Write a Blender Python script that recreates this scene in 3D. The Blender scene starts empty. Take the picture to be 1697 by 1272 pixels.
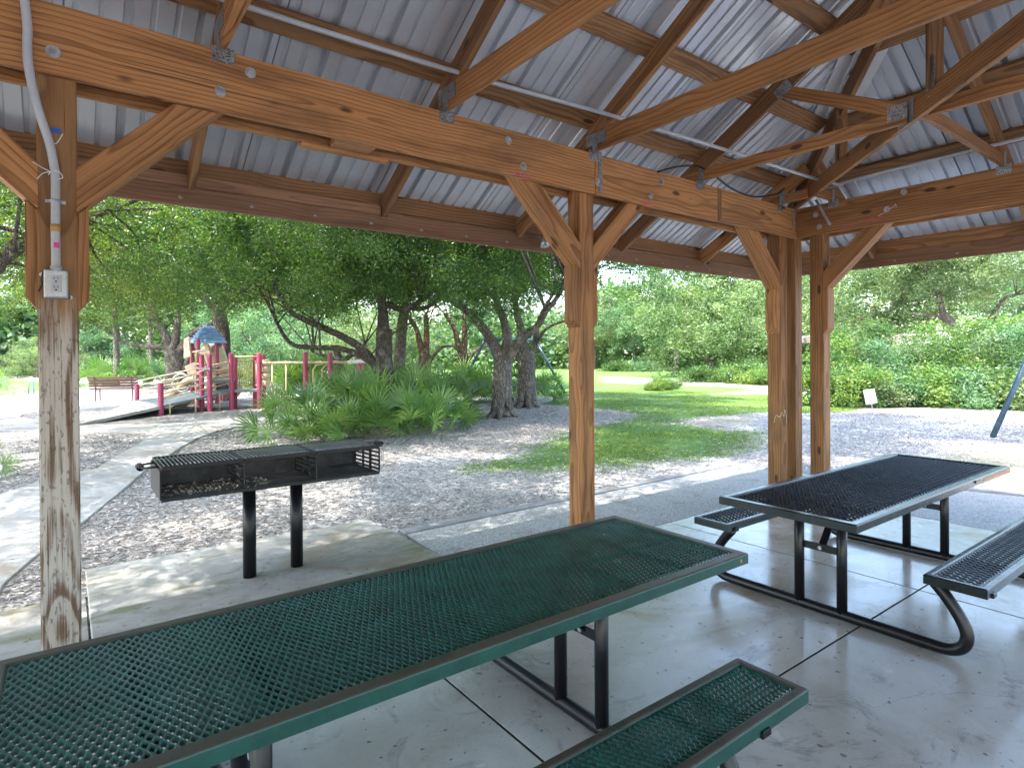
import bpy, math, random
import numpy as np
from mathutils import Vector, Matrix
random.seed(7); RNG = np.random.default_rng(7)
S = bpy.context.scene; COL = S.collection
R = math.radians; PI = math.pi

# ------------------------------------------------------------------ camera
CAM_Z, YAW, PITCH, ROLL = 1.58, .64296, -.004416, -.006139
FPX, CX, CY = 987.2, 848.5, 594.44
fw = Vector((math.sin(YAW)*math.cos(PITCH), math.cos(YAW)*math.cos(PITCH), math.sin(PITCH)))
rt = fw.cross(Vector((0, 0, 1))).normalized(); up = rt.cross(fw)
rt, up = math.cos(ROLL)*rt + math.sin(ROLL)*up, -math.sin(ROLL)*rt + math.cos(ROLL)*up
cd = bpy.data.cameras.new('camera'); cam = bpy.data.objects.new('camera', cd); COL.objects.link(cam)
cam.matrix_world = Matrix(((rt.x, up.x, -fw.x, 0), (rt.y, up.y, -fw.y, 0), (rt.z, up.z, -fw.z, CAM_Z), (0, 0, 0, 1)))
cd.sensor_width = 36; cd.lens = 36*FPX/1697; cd.shift_y = -(636-CY)/1697; cd.clip_end = 2000; cd.clip_start = .02
S.camera = cam

def ray(x, y):
    return fw + rt*((x-CX)/FPX) - up*((y-CY)/FPX)
def at(x, y, z=0):                      # survey helper: where the sight line through a photo point meets height z
    d = ray(x, y); t = (z-CAM_Z)/d.z
    return Vector((0, 0, CAM_Z)) + d*t
def atd(x, y, dist):                    # the point on a sight line at a given depth
    return Vector((0, 0, CAM_Z)) + ray(x, y)*dist
def aty(x, y, Y):
    d = ray(x, y); return Vector((0, 0, CAM_Z)) + d*(Y/d.y)
def atx(x, y, X):
    d = ray(x, y); return Vector((0, 0, CAM_Z)) + d*(X/d.x)

# ------------------------------------------------------------------ materials
def mat(name):
    m = bpy.data.materials.new(name); m.use_nodes = True
    nt = m.node_tree; nt.nodes.clear()
    out = nt.nodes.new('ShaderNodeOutputMaterial')
    return m, nt, out
class NT:
    def __init__(s, nt): s.nt = nt
    def n(s, typ, ins=None, **kw):
        nd = s.nt.nodes.new('ShaderNode'+typ)
        for k, v in kw.items(): setattr(nd, k, v)
        for k, v in (ins or {}).items():
            sock = nd.inputs[k]
            if hasattr(v, 'is_output'): s.nt.links.new(v, sock)
            else: sock.default_value = v
        return nd
    def math(s, op, a, b=0., c=0., clamp=False):
        nd = s.n('Math', {0: a, 1: b, 2: c}, operation=op); nd.use_clamp = clamp; return nd.outputs[0]
    def mix(s, f, a, b, mode='MIX'):
        nd = s.n('Mix', data_type='RGBA', blend_type=mode)
        for i, v in ((0, f), (6, a), (7, b)):
            if hasattr(v, 'is_output'): s.nt.links.new(v, nd.inputs[i])
            else: nd.inputs[i].default_value = v
        return nd.outputs[2]
    def ramp(s, f, *st):
        nd = s.n('ValToRGB', {0: f}); e = nd.color_ramp.elements
        while len(e) < len(st): e.new(.5)
        for i, (p, c) in enumerate(st):
            e[i].position = p; e[i].color = c if len(c) == 4 else (*c, 1)
        return nd.outputs[0]
    def step(s, f, a, b):               # smooth 0..1 between a and b
        nd = s.n('MapRange', {0: f, 1: a, 2: b, 3: 0., 4: 1.}); nd.interpolation_type = 'SMOOTHSTEP'; return nd.outputs[0]
    def noise(s, vec, scale, detail=3., rough=.55, dist=0.):
        i = {'Scale': scale, 'Detail': detail, 'Roughness': rough, 'Distortion': dist}
        if vec is not None: i['Vector'] = vec
        return s.n('TexNoise', i)
    def vmul(s, v, t): return s.n('VectorMath', {0: v, 1: t}, operation='MULTIPLY').outputs[0]
    def vadd(s, v, t): return s.n('VectorMath', {0: v, 1: t}, operation='ADD').outputs[0]
    def bump(s, h, strength=.3, dist=.01):
        return s.n('Bump', {'Height': h, 'Strength': strength, 'Distance': dist}).outputs[0]
def C4(c): return (*c, 1)
def principled(N, out, col, rough=.5, metal=0., spec=.5, normal=None, coat=0.):
    b = N.n('BsdfPrincipled', {'Roughness': rough, 'Metallic': metal, 'Specular IOR Level': spec, 'Coat Weight': coat})
    if hasattr(col, 'is_output'): N.nt.links.new(col, b.inputs['Base Color'])
    else: b.inputs['Base Color'].default_value = C4(col)
    if normal is not None: N.nt.links.new(normal, b.inputs['Normal'])
    N.nt.links.new(b.outputs[0], out.inputs[0]); return b

def wood(name, light, dark, weather=None, tone=(.75, 1.18)):
    m, nt, out = mat(name); N = NT(nt)
    tc = N.n('TexCoord').outputs['Object']; rnd = N.n('ObjectInfo').outputs['Random']
    off = N.n('CombineXYZ', {0: N.math('MULTIPLY', rnd, 57.), 1: 0., 2: 0.}).outputs[0]
    v = N.vadd(tc, off)
    warp = N.noise(N.vmul(v, (1.15, 2.2, 2.2)), 1., 2.).outputs['Color']
    warp = N.vmul(N.vadd(warp, (-.5, -.5, -.5)), (0, .11, .11))
    vv = N.vadd(v, warp)
    sx = N.n('SeparateXYZ', {0: vv})
    r2 = N.math('FRACT', N.math('MULTIPLY', rnd, 13.7)); r3 = N.math('FRACT', N.math('MULTIPLY', rnd, 31.3))
    y = N.math('ADD', sx.outputs[1], N.math('MULTIPLY_ADD', r2, .18, -.09))
    z = N.math('ADD', sx.outputs[2], N.math('MULTIPLY_ADD', r3, .18, -.14))
    rr = N.math('SQRT', N.math('ADD', N.math('MULTIPLY', y, y), N.math('MULTIPLY', z, z)))
    saw = N.math('FRACT', N.math('MULTIPLY', rr, 44.))
    ring = N.ramp(saw, (0, (0, 0, 0)), (.5, (.12, .12, .12)), (.8, (.7, .7, .7)), (.93, (1, 1, 1)), (1, (0, 0, 0)))
    fib = N.noise(N.vmul(v, (4, 170, 170)), 1., 3., .6).outputs[0]
    big = N.noise(N.vmul(v, (.7, 2., 2.)), 1.3, 4.).outputs[0]
    f = N.math('ADD', N.math('MULTIPLY', ring, .68), N.math('MULTIPLY', N.step(fib, .4, .8), .34), clamp=True)
    col = N.mix(f, C4(light), C4(dark))
    kn = N.n('TexVoronoi', {'Vector': N.vmul(v, (2.1, 5.5, 5.5)), 'Scale': 1., 'Randomness': 1.}, feature='F1')
    kd = N.math('ADD', kn.outputs['Distance'], N.math('MULTIPLY', fib, .06))
    knot = N.math('SUBTRACT', 1., N.step(kd, .10, .16))
    col = N.mix(N.math('MULTIPLY', knot, .85), col, (dark[0]*.28, dark[1]*.25, dark[2]*.25, 1))
    # stain and dirt along the grain
    st = N.noise(N.vmul(v, (1.1, 16, 16)), 1., 4., .6).outputs[0]
    col = N.mix(N.math('MULTIPLY', N.step(st, .48, .75), .6), col, (dark[0]*.5, dark[1]*.5, dark[2]*.55, 1))
    col = N.mix(N.math('MULTIPLY', N.step(big, .55, .8), .35), col, (light[0]*1.2, light[1]*1.25, light[2]*1.3, 1))
    tn = N.math('MULTIPLY_ADD', r3, tone[1]-tone[0], tone[0])
    col = N.mix(1., col, N.n('CombineColor', {0: tn, 1: tn, 2: tn}).outputs[0], 'MULTIPLY')
    ck = N.noise(N.vmul(v, (.9, 55, 55)), 1., 2., .5).outputs[0]
    crack = N.math('MULTIPLY', N.step(ck, .69, .72), .8)
    col = N.mix(crack, col, (.035, .02, .012, 1))
    sp = N.noise(N.vmul(v, (9, 16, 16)), 1., 4., .75).outputs[0]
    col = N.mix(N.math('MULTIPLY', N.step(sp, .69, .74), .5), col, (.5, .42, .32, 1))
    wt = N.noise(N.vmul(v, (.9, 3, 3)), 1., 5., .65, .6).outputs[0]
    col = N.mix(N.math('MULTIPLY', N.step(wt, .5, .72), .5), col, (.12, .066, .035, 1))
    h = N.math('SUBTRACT', N.math('ADD', N.math('MULTIPLY', f, .6), N.math('MULTIPLY', fib, .5)), crack)
    if weather is not None:
        wn = N.noise(N.vmul(v, (1.5, 85, 85)), 1., 5., .7).outputs[0]
        wl = N.noise(N.vmul(v, (1., 9, 9)), 1., 4., .6, .4).outputs[0]
        mask = N.math('SUBTRACT', 1., N.step(N.math('ADD', N.n('SeparateXYZ', {0: tc}).outputs[0], N.math('MULTIPLY_ADD', wn, .7, -.35)), weather-.1, weather+.12))
        stripe = N.step(N.math('ADD', N.math('MULTIPLY', N.math('SINE', N.math('MULTIPLY', rr, 420.)), .09), N.math('MULTIPLY_ADD', ring, .12, wn)), .38, .62)
        wc = N.mix(stripe, (.17, .105, .066, 1), (.55, .51, .46, 1))
        wc = N.mix(N.math('MULTIPLY', N.step(wl, .56, .8), .5), wc, (.24, .135, .062, 1))
        chip = N.noise(N.vmul(v, (28, 75, 75)), 1., 2.).outputs[0]
        wc = N.mix(N.math('MULTIPLY', N.step(chip, .58, .66), .6), wc, (.1, .075, .055, 1))
        col = N.mix(mask, col, wc)
        h = N.math('ADD', h, N.math('MULTIPLY', N.math('MULTIPLY', stripe, mask), .9))
    principled(N, out, col, .62, 0, .35, N.bump(h, .35, .004)); return m

def simple(name, col, rough=.5, metal=0., spec=.5, var=.25, scale=6., bump=0., dirt=None, coat=0., spots=None):
    m, nt, out = mat(name); N = NT(nt)
    tc = N.n('TexCoord').outputs['Object']
    n1 = N.noise(tc, scale, 5., .6).outputs[0]
    n2 = N.noise(tc, scale*9, 3., .6).outputs[0]
    a = tuple(c*(1-var) for c in col); b = tuple(min(1, c*(1+var)) for c in col)
    c = N.mix(N.step(N.math('ADD', N.math('MULTIPLY', n1, .7), N.math('MULTIPLY', n2, .3)), .3, .7), C4(a), C4(b))
    if dirt is not None:                # worn, dusty upper faces and edges
        nz = N.n('SeparateXYZ', {0: N.n('NewGeometry').outputs['Normal']}).outputs[2]
        f = N.math('MULTIPLY', N.step(nz, .45, .8), N.step(N.math('ADD', n1, N.math('MULTIPLY', n2, .35)), dirt[1], dirt[1]+.25))
        c = N.mix(f, c, C4(dirt[0]))
    if spots is not None:
        vo = N.n('TexNoise', {'Vector': tc, 'Scale': spots[1], 'Detail': 2.}).outputs[0]
        c = N.mix(N.step(vo, spots[2], spots[2]+.04), c, C4(spots[0]))
    rr = N.math('MULTIPLY_ADD', n1, .3, rough-.15, clamp=True)
    principled(N, out, c, rr, metal, spec, N.bump(n2, bump, .003) if bump else None, coat); return m

def leafmat(name, dark, light, trans=.35, rough=.42, spec=.45, hue=None):
    m, nt, out = mat(name); N = NT(nt)
    a = N.n('Attribute', attribute_name='tint').outputs['Fac']
    c = N.ramp(a, (0., dark), (.5, tuple((p+q)/2 for p, q in zip(dark, light))), (.85, light), (1., hue or light))
    b = principled(N, out, c, rough, 0, spec)
    t = N.n('BsdfTranslucent', {0: N.mix(1., c, (1.5, 1.7, .55, 1), 'MULTIPLY')})
    mx = N.n('MixShader', {0: trans, 1: b.outputs[0], 2: t.outputs[0]})
    nt.links.new(mx.outputs[0], out.inputs[0]); return m

def bark(name, a, b, sc=1.):
    m, nt, out = mat(name); N = NT(nt)
    tc = N.n('TexCoord').outputs['Object']
    v = N.n('TexVoronoi', {'Vector': N.vmul(tc, (22*sc, 22*sc, 5*sc)), 'Scale': 1.}, feature='DISTANCE_TO_EDGE').outputs['Distance']
    n1 = N.noise(tc, 3.5, 5., .65).outputs[0]; n2 = N.noise(N.vmul(tc, (30, 30, 9)), 1., 4.).outputs[0]
    c = N.mix(N.step(N.math('ADD', v, N.math('MULTIPLY', n2, .25)), .08, .4), C4(tuple(x*.45 for x in a)), C4(a))
    c = N.mix(N.step(n1, .5, .7), c, C4(b))
    h = N.math('ADD', N.step(v, 0., .25), N.math('MULTIPLY', n2, .6))
    principled(N, out, c, .85, 0, .2, N.bump(h, .9, .03)); return m

W_LIGHT, W_DARK = (.46, .222, .084), (.14, .052, .017)
M = {}
M['timber'] = wood('pine_timber', W_LIGHT, W_DARK)
M['timber_dark'] = wood('old_pine_timber', (.36, .185, .08), (.115, .045, .016))
M['timber_worn'] = wood('weathered_pine_post', (.40, .215, .09), (.2, .085, .03), weather=.27)
M['fascia'] = wood('stained_fascia', (.31, .17, .095), (.17, .082, .045))
M['galv'] = simple('galvanised_steel', (.46, .48, .5), .42, .75, .5, .35, 30., .25)
M['plate'] = simple('stippled_nail_plate', (.42, .44, .45), .4, .8, .5, .3, 22., 0, spots=((.07, .07, .07), 190., .55))
M['palestrip'] = simple('pale_strip', (.82, .82, .84), .45, .1, .5, .05, 3.)
M['pipe'] = simple('grey_pvc', (.46, .49, .53), .4, 0, .5, .08, 9.)
M['boxmetal'] = simple('cast_aluminium', (.4, .41, .43), .38, .8, .5, .15, 40.)
M['white'] = simple('white_plastic', (.8, .8, .78), .4, 0, .5, .06, 20.)
M['black'] = simple('black_plastic', (.012, .012, .012), .45, 0, .5, .2, 20.)
M['tape'] = simple('masking_tape', (.5, .3, .1), .6, 0, .4, .15, 60.)
M['blue'] = simple('blue_tape', (.02, .12, .5), .4, 0, .5, .2, 50.)
M['pink'] = simple('pink_chalk', (.75, .08, .32), .7, 0, .3, .2, 50.)
M['whitepaint'] = simple('white_scrawl', (.75, .7, .62), .7, 0, .3, .2, 50.)
M['greenrim'] = simple('green_coated_rim', (.010, .068, .055), .4, 0, .5, .3, 9., .1, dirt=((.085, .078, .062), .42))
M['greenmesh'] = simple('green_coated_mesh', (.02, .185, .15), .22, 0, .6, .25, 7., 0, coat=.6)
M['darkrim'] = simple('dark_green_rim', (.006, .014, .012), .24, 0, .6, .3, 9., .1, dirt=((.05, .055, .05), .72))
M['darkmesh'] = simple('dark_coated_mesh', (.012, .016, .017), .3, 0, .6, .3, 9.)
M['blacktube'] = simple('black_coated_tube', (.007, .007, .009), .34, 0, .4, .3, 14., .05)
M['peel'] = simple('peeled_primer', (.52, .28, .19), .6, 0, .4, .22, 20.)
M['grill'] = simple('charred_steel', (.014, .014, .016), .45, .2, .5, .5, 18., .15, spots=((.09, .05, .025), 24., .66))
M['grillin'] = simple('sooty_steel', (.05, .05, .055), .55, .3, .5, .65, 7., .2, spots=((.16, .14, .11), 40., .66))
M['grate'] = simple('worn_grate_steel', (.09, .09, .095), .34, .75, .5, .5, 25.)
M['ash'] = simple('pale_ash', (.35, .31, .26), .9, 0, .2, .4, 60.)
M['maroon'] = simple('maroon_coated_post', (.36, .05, .12), .4, 0, .5, .15, 8.)
M['tan'] = simple('tan_plastic', (.6, .46, .31), .38, 0, .5, .12, 4.)
M['tanpipe'] = simple('tan_pipe', (.60, .47, .29), .38, 0, .5, .1, 4.)
M['deck'] = simple('grey_coated_deck', (.17, .19, .2), .5, 0, .5, .2, 9.)
M['blueroof'] = simple('blue_plastic_roof', (.17, .29, .47), .4, 0, .5, .2, 9.)
M['brown'] = simple('brown_coated_slats', (.075, .028, .02), .45, 0, .5, .25, 9.)
M['swing'] = simple('dark_teal_pipe', (.035, .075, .11), .4, .1, .5, .3, 5.)
M['greywood'] = wood('silvered_timber', (.36, .33, .28), (.17, .15, .125))
M['whitewall'] = simple('pale_wall', (.72, .72, .72), .8, 0, .3, .05, .7)
M['palewroof'] = simple('pale_metal_roof', (.66, .68, .74), .5, .1, .5, .06, .7)
M['sign'] = simple('white_sign_face', (.78, .78, .74), .5, 0, .4, .05, 8.)
M['leaf_oak'] = leafmat('oak_leaf', (.032, .07, .02), (.15, .21, .05), .5, .32, .6, (.3, .29, .08))
M['leaf_oak2'] = leafmat('laurel_leaf', (.03, .078, .026), (.13, .215, .065), .5, .32, .6, (.26, .29, .09))
M['leaf_pale'] = leafmat('pale_leaf', (.07, .125, .06), (.235, .29, .155), .4, .5, .4, (.24, .27, .12))
M['leaf_lime'] = leafmat('lime_leaf', (.065, .145, .035), (.21, .29, .08), .4, .45, .4, (.3, .29, .08))
M['leaf_round'] = leafmat('pale_lime_leaf', (.055, .11, .04), (.21, .275, .13), .4, .45, .4, (.26, .29, .14))
M['leaf_palm'] = leafmat('palmetto_leaf', (.07, .16, .042), (.2, .29, .11), .36, .34, .55, (.17, .25, .06))
M['leaf_blue'] = leafmat('bluish_leaf', (.06, .14, .07), (.17, .27, .145), .38, .45, .45)
M['leaf_wood'] = leafmat('woodland_leaf', (.06, .12, .06), (.17, .25, .12), .36, .5, .3, (.2, .24, .11))
M['grass'] = leafmat('grass_blade', (.09, .165, .03), (.25, .31, .075), .3, .5, .3, (.36, .32, .14))
M['bark'] = bark('oak_bark', (.13, .11, .09), (.22, .2, .17))
M['barkred'] = bark('reddish_bark', (.15, .1, .07), (.22, .165, .12))
M['barkpale'] = bark('pale_bark', (.2, .172, .145), (.29, .262, .23))

def roofmetal(ax):
    m, nt, out = mat('galvalume_sheet'); N = NT(nt)
    tc = N.n('TexCoord').outputs['Object']
    n = N.noise(tc, 1.3, 5., .6).outputs[0]; n2 = N.noise(tc, 60., 2.).outputs[0]
    c = N.mix(N.step(n, .3, .75), (.58, .595, .64, 1), (.70, .715, .755, 1))
    c = N.mix(N.math('MULTIPLY', N.step(n2, .62, .75), .25), c, (.4, .4, .42, 1))
    sx = N.n('SeparateXYZ', {0: tc}).outputs[ax]
    wn = N.n('TexWhiteNoise', {'W': N.math('FLOOR', N.math('MULTIPLY', sx, 1/.915))}, noise_dimensions='1D').outputs[0]
    t = N.math('MULTIPLY_ADD', wn, .22, .86); c = N.mix(1., c, N.n('CombineColor', {0: t, 1: t, 2: t}).outputs[0], 'MULTIPLY')
    lap = N.math('FRACT', N.math('MULTIPLY', sx, 1/.915)); c = N.mix(N.math('MULTIPLY', N.math('SUBTRACT', 1., N.step(lap, .006, .012)), .8), c, (.09, .09, .1, 1))
    fl = N.noise(N.vmul(tc, (14, 1.2, 1.2) if ax == 0 else (1.2, 14, 1.2)), 1., 5., .7).outputs[0]
    c = N.mix(N.math('MULTIPLY', N.step(fl, .56, .76), .35), c, (.33, .31, .29, 1))
    principled(N, out, c, .34, .5, .5); return m
M['roof'] = roofmetal(0); M['roof_end'] = roofmetal(1)

def concrete(name, base, stain, rough, moss=0., gloss_noise=.25):
    m, nt, out = mat(name); N = NT(nt)
    p = N.n('NewGeometry').outputs['Position']
    a = N.noise(p, 1.1, 6., .62, .6).outputs[0]; b = N.noise(p, 5., 6., .65).outputs[0]; c_ = N.noise(p, 70., 3., .6).outputs[0]
    col = N.mix(N.step(N.math('ADD', N.math('MULTIPLY', a, .6), N.math('MULTIPLY', b, .4)), .25, .75), C4(stain), C4(base))
    br = N.noise(p, .7, 5., .7, 1.2).outputs[0]
    col = N.mix(N.math('MULTIPLY', N.step(br, .47, .68), .8), col, (stain[0]*.86, stain[1]*.7, stain[2]*.52, 1))
    dk = N.noise(N.vadd(p, (11, 5, 0)), 2.3, 6., .72, 1.5).outputs[0]
    col = N.mix(N.math('MULTIPLY', N.step(dk, .53, .7), .55), col, (.15, .135, .12, 1))
    cr = N.n('TexVoronoi', {'Vector': N.vadd(p, N.vmul(N.noise(p, 2.5, 4.).outputs['Color'], (.5, .5, 0))), 'Scale': .45}, feature='DISTANCE_TO_EDGE').outputs['Distance']
    col = N.mix(N.math('MULTIPLY', N.math('SUBTRACT', 1., N.step(cr, .0006, .0022)), .22), col, (.1, .09, .08, 1))
    vo = N.n('TexNoise', {'Vector': p, 'Scale': 24., 'Detail': 1.}).outputs[0]
    col = N.mix(N.math('MULTIPLY', N.step(vo, .70, .74), .6), col, (.07, .06, .05, 1))
    col = N.mix(N.math('MULTIPLY', N.step(c_, .55, .75), .2), col, (.15, .14, .13, 1))
    if moss:
        mo = N.noise(N.vmul(p, (.7, 2.2, 1)), 1.6, 5., .7, .8).outputs[0]
        col = N.mix(N.math('MULTIPLY', N.step(mo, .5, .66), moss), col, (.17, .18, .07, 1))
        pk = N.noise(N.vmul(N.vadd(p, (7, 3, 0)), (.8, 2., 1)), 1.5, 3., .6).outputs[0]
        col = N.mix(N.math('MULTIPLY', N.step(pk, .62, .74), moss*.7), col, (.5, .27, .2, 1))
    rg = N.math('MULTIPLY_ADD', N.step(N.math('ADD', N.math('MULTIPLY', a, .5), N.math('MULTIPLY', b, .5)), .3, .7), gloss_noise, rough-gloss_noise*.5)
    h = N.math('ADD', N.math('MULTIPLY', c_, .3), b)
    principled(N, out, col, rg, 0, .5, N.bump(h, .12, .01)); return m
M['slab'] = concrete('trowelled_concrete', (.66, .645, .62), (.47, .45, .42), .18, 0., .24)
M['pad'] = concrete('mossy_concrete', (.46, .45, .43), (.3, .285, .26), .75, .75, .1)
M['path'] = concrete('path_concrete', (.47, .455, .44), (.34, .32, .30), .85, .1, .1)
M['kerb'] = concrete('kerb_concrete', (.31, .32, .345), (.24, .245, .26), .8, 0., .1)
M['joint'] = simple('dark_joint', (.035, .03, .028), .9, 0, .2, .3, 20.)

def groundmat():
    m, nt, out = mat('ground_litter_and_lawn'); N = NT(nt)
    p = N.n('NewGeometry').outputs['Position']
    g = N.n('Attribute', attribute_name='grass').outputs['Fac']
    gv = N.n('Attribute', attribute_name='gravel').outputs['Fac']
    sd = N.n('Attribute', attribute_name='sand').outputs['Fac']
    v1 = N.n('TexVoronoi', {'Vector': N.vmul(N.vadd(p, N.vmul(N.noise(p, 9., 2.).outputs['Color'], (.12, .12, 0))), (1., 1.5, 1.)), 'Scale': 26.}, feature='F1')
    cellc = N.n('SeparateColor', {0: v1.outputs['Color']}).outputs[0]
    nb = N.noise(p, 2.2, 5., .65).outputs[0]; nf = N.noise(p, 34., 4., .65).outputs[0]; nl = N.noise(p, .55, 4., .6).outputs[0]
    litter = N.ramp(N.math('ADD', N.math('MULTIPLY', cellc, .6), N.math('MULTIPLY', nf, .4)), (.12, (.10, .085, .075)), (.42, (.27, .245, .228)), (.65, (.42, .39, .37)), (.9, (.6, .575, .555)))
    grav = N.ramp(N.math('ADD', N.math('MULTIPLY', cellc, .55), N.math('MULTIPLY', nf, .45)), (.15, (.17, .165, .165)), (.42, (.34, .335, .34)), (.7, (.48, .475, .48)), (.92, (.62, .615, .62)))
    base = N.mix(N.step(N.math('ADD', gv, N.math('MULTIPLY_ADD', nb, .6, -.3)), .35, .65), litter, grav)
    base = N.mix(N.math('MULTIPLY', N.step(nl, .5, .72), .35), base, (.16, .12, .095, 1))
    sand = N.mix(N.step(nf, .4, .7), (.27, .255, .195, 1), (.36, .34, .265, 1))
    base = N.mix(N.step(N.math('ADD', sd, N.math('MULTIPLY_ADD', nb, .7, -.35)), .4, .75), base, sand)
    gn = N.math('ADD', g, N.math('ADD', N.math('MULTIPLY_ADD', nb, .8, -.4), N.math('MULTIPLY_ADD', nf, .5, -.25)))
    gm = N.step(gn, .42, .62)
    nfz = N.noise(N.vmul(p, (1, 1, 1)), 90., 2.).outputs[0]
    gcol = N.ramp(N.math('ADD', N.math('MULTIPLY', N.math('ADD', nb, nl), .35), N.math('MULTIPLY', nfz, .3)), (.2, (.06, .135, .03)), (.5, (.105, .195, .048)), (.78, (.165, .235, .08)), (.97, (.3, .29, .14)))
    col = N.mix(gm, base, gcol)
    h = N.math('ADD', N.math('MULTIPLY', v1.outputs['Distance'], -1.), N.math('MULTIPLY', nf, .8))
    principled(N, out, col, .95, 0, .15, N.bump(h, .8, .03)); return m
M['ground'] = groundmat()
def gravelmat():
    m, nt, out = mat('pale_gravel'); N = NT(nt); p = N.n('NewGeometry').outputs['Position']
    v = N.n('TexVoronoi', {'Vector': p, 'Scale': 85.}, feature='F1'); c = N.n('SeparateColor', {0: v.outputs['Color']}).outputs[0]
    b = N.noise(p, 3., 5., .65).outputs[0]; f = N.noise(p, 60., 3.).outputs[0]
    col = N.ramp(N.math('ADD', N.math('MULTIPLY', c, .5), N.math('MULTIPLY', f, .5)), (.15, (.24, .235, .235)), (.45, (.44, .44, .445)), (.8, (.6, .6, .61)))
    col = N.mix(N.math('MULTIPLY', N.step(b, .52, .7), .45), col, (.2, .17, .145, 1))
    principled(N, out, col, .9, 0, .2, N.bump(N.math('ADD', N.math('MULTIPLY', v.outputs['Distance'], -1.), f), .7, .012)); return m
M['gravel'] = gravelmat()
def chipmat():
    m, nt, out = mat('wood_chip'); N = NT(nt)
    a = N.n('Attribute', attribute_name='tint').outputs['Fac']
    c = N.ramp(a, (0., (.085, .07, .06)), (.3, (.26, .235, .22)), (.6, (.42, .4, .385)), (1., (.66, .65, .64)))
    principled(N, out, c, .9, 0, .2); return m
M['chip'] = chipmat()

# ------------------------------------------------------------------ mesh helpers
def tag(o, label=None, cat=None, group=None, kind=None):
    if label: o['label'] = label
    if cat: o['category'] = cat
    if group: o['group'] = group
    if kind: o['kind'] = kind
    return o
def empty(name, loc=(0, 0, 0), rz=0):
    o = bpy.data.objects.new(name, None); COL.objects.link(o); o.location = loc; o.rotation_euler = (0, 0, rz)
    o.empty_display_size = .2; return o
def link(name, me, parent=None, mats=()):
    for m in mats: me.materials.append(m)
    o = bpy.data.objects.new(name, me); COL.objects.link(o)
    if parent is not None: o.parent = parent
    return o
def frame_of(d, upv=(0, 0, 1)):
    d = Vector(d).normalized(); u = Vector(upv)
    if abs(d.dot(u)) > .995: u = Vector((0, 1, 0))
    y = u.cross(d).normalized(); z = d.cross(y)
    return d, y, z
class MB:
    def __init__(s): s.v = []; s.f = []
    def quadbox(s, P):                   # 8 points: bottom loop then top loop
        b = len(s.v); s.v += [tuple(p) for p in P]
        s.f += [tuple(b+i for i in q) for q in ((3, 2, 1, 0), (4, 5, 6, 7), (0, 1, 5, 4), (1, 2, 6, 5), (2, 3, 7, 6), (3, 0, 4, 7))]
    def box(s, c, d):
        x, y, z = c; a, b, e = d[0]/2, d[1]/2, d[2]/2
        s.quadbox([(x-a, y-b, z-e), (x+a, y-b, z-e), (x+a, y+b, z-e), (x-a, y+b, z-e), (x-a, y-b, z+e), (x+a, y-b, z+e), (x+a, y+b, z+e), (x-a, y+b, z+e)]); return s
    def bar(s, p, q, w, h, upv=(0, 0, 1)):
        p = Vector(p); q = Vector(q); d, y, z = frame_of(q-p, upv)
        L = []
        for e in (-.5, .5):
            for a, pt in ((-.5, p), (-.5, q), (.5, q), (.5, p)): L.append(pt + y*w*a + z*h*e)
        s.quadbox(L); return s
    def tube(s, pts, r, n=10, caps=True, wob=0.):
        pts = [Vector(p) for p in pts]; rs = r if isinstance(r, (list, tuple)) else [r]*len(pts)
        b0 = len(s.v); prev = None
        for i, p in enumerate(pts):
            d = (pts[min(i+1, len(pts)-1)]-pts[max(i-1, 0)])
            if prev is None: _, y, z = frame_of(d)
            else:
                d.normalize(); y = (prev - d*prev.dot(d)).normalized(); z = d.cross(y)
            prev = y
            for k in range(n):
                a = 2*PI*k/n; rr = rs[i]*(1+(random.uniform(-wob, wob) if wob else 0))
                s.v.append(tuple(p + y*math.cos(a)*rr + z*math.sin(a)*rr))
        for i in range(len(pts)-1):
            for k in range(n):
                a = b0+i*n+k; c = b0+i*n+(k+1) % n
                s.f.append((a, c, c+n, a+n))
        if caps:
            s.f.append(tuple(b0+k for k in reversed(range(n)))); e = b0+(len(pts)-1)*n
            s.f.append(tuple(e+k for k in range(n)))
        return s
    def poly(s, pts, z0, z1):            # prism over a plan polygon
        n = len(pts); b = len(s.v)
        ar = sum(pts[i][0]*pts[(i+1) % n][1]-pts[(i+1) % n][0]*pts[i][1] for i in range(n))
        if ar < 0: pts = list(reversed(pts))
        s.v += [(p[0], p[1], z0) for p in pts] + [(p[0], p[1], z1) for p in pts]
        s.f.append(tuple(b+n+i for i in range(n))); s.f.append(tuple(b+i for i in reversed(range(n))))
        for i in range(n):
            j = (i+1) % n; s.f.append((b+i, b+j, b+n+j, b+n+i))
        return s
    def add(s, v, f):
        b = len(s.v); s.v += [tuple(p) for p in v]; s.f += [tuple(b+i for i in q) for q in f]; return s
    def build(s, name, m, parent=None, smooth=False, bevel=0., seg=1, mw=None):
        me = bpy.data.meshes.new(name); me.from_pydata(s.v, [], s.f); me.update()
        if smooth: me.polygons.foreach_set('use_smooth', [True]*len(me.polygons))
        o = link(name, me, parent, [m] if not isinstance(m, (list, tuple)) else m)
        if bevel:
            b = o.modifiers.new('bevel', 'BEVEL'); b.width = bevel; b.segments = seg; b.limit_method = 'ANGLE'
        if mw is not None: o.matrix_local = mw
        return o
def arc(c, r, a0, a1, n, ax='yz', fixed=0.):
    out = []
    for i in range(n+1):
        a = R(a0+(a1-a0)*i/n); u, w = c[0]+r*math.cos(a), c[1]+r*math.sin(a)
        out.append((fixed, u, w) if ax == 'yz' else (u, fixed, w))
    return out
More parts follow.
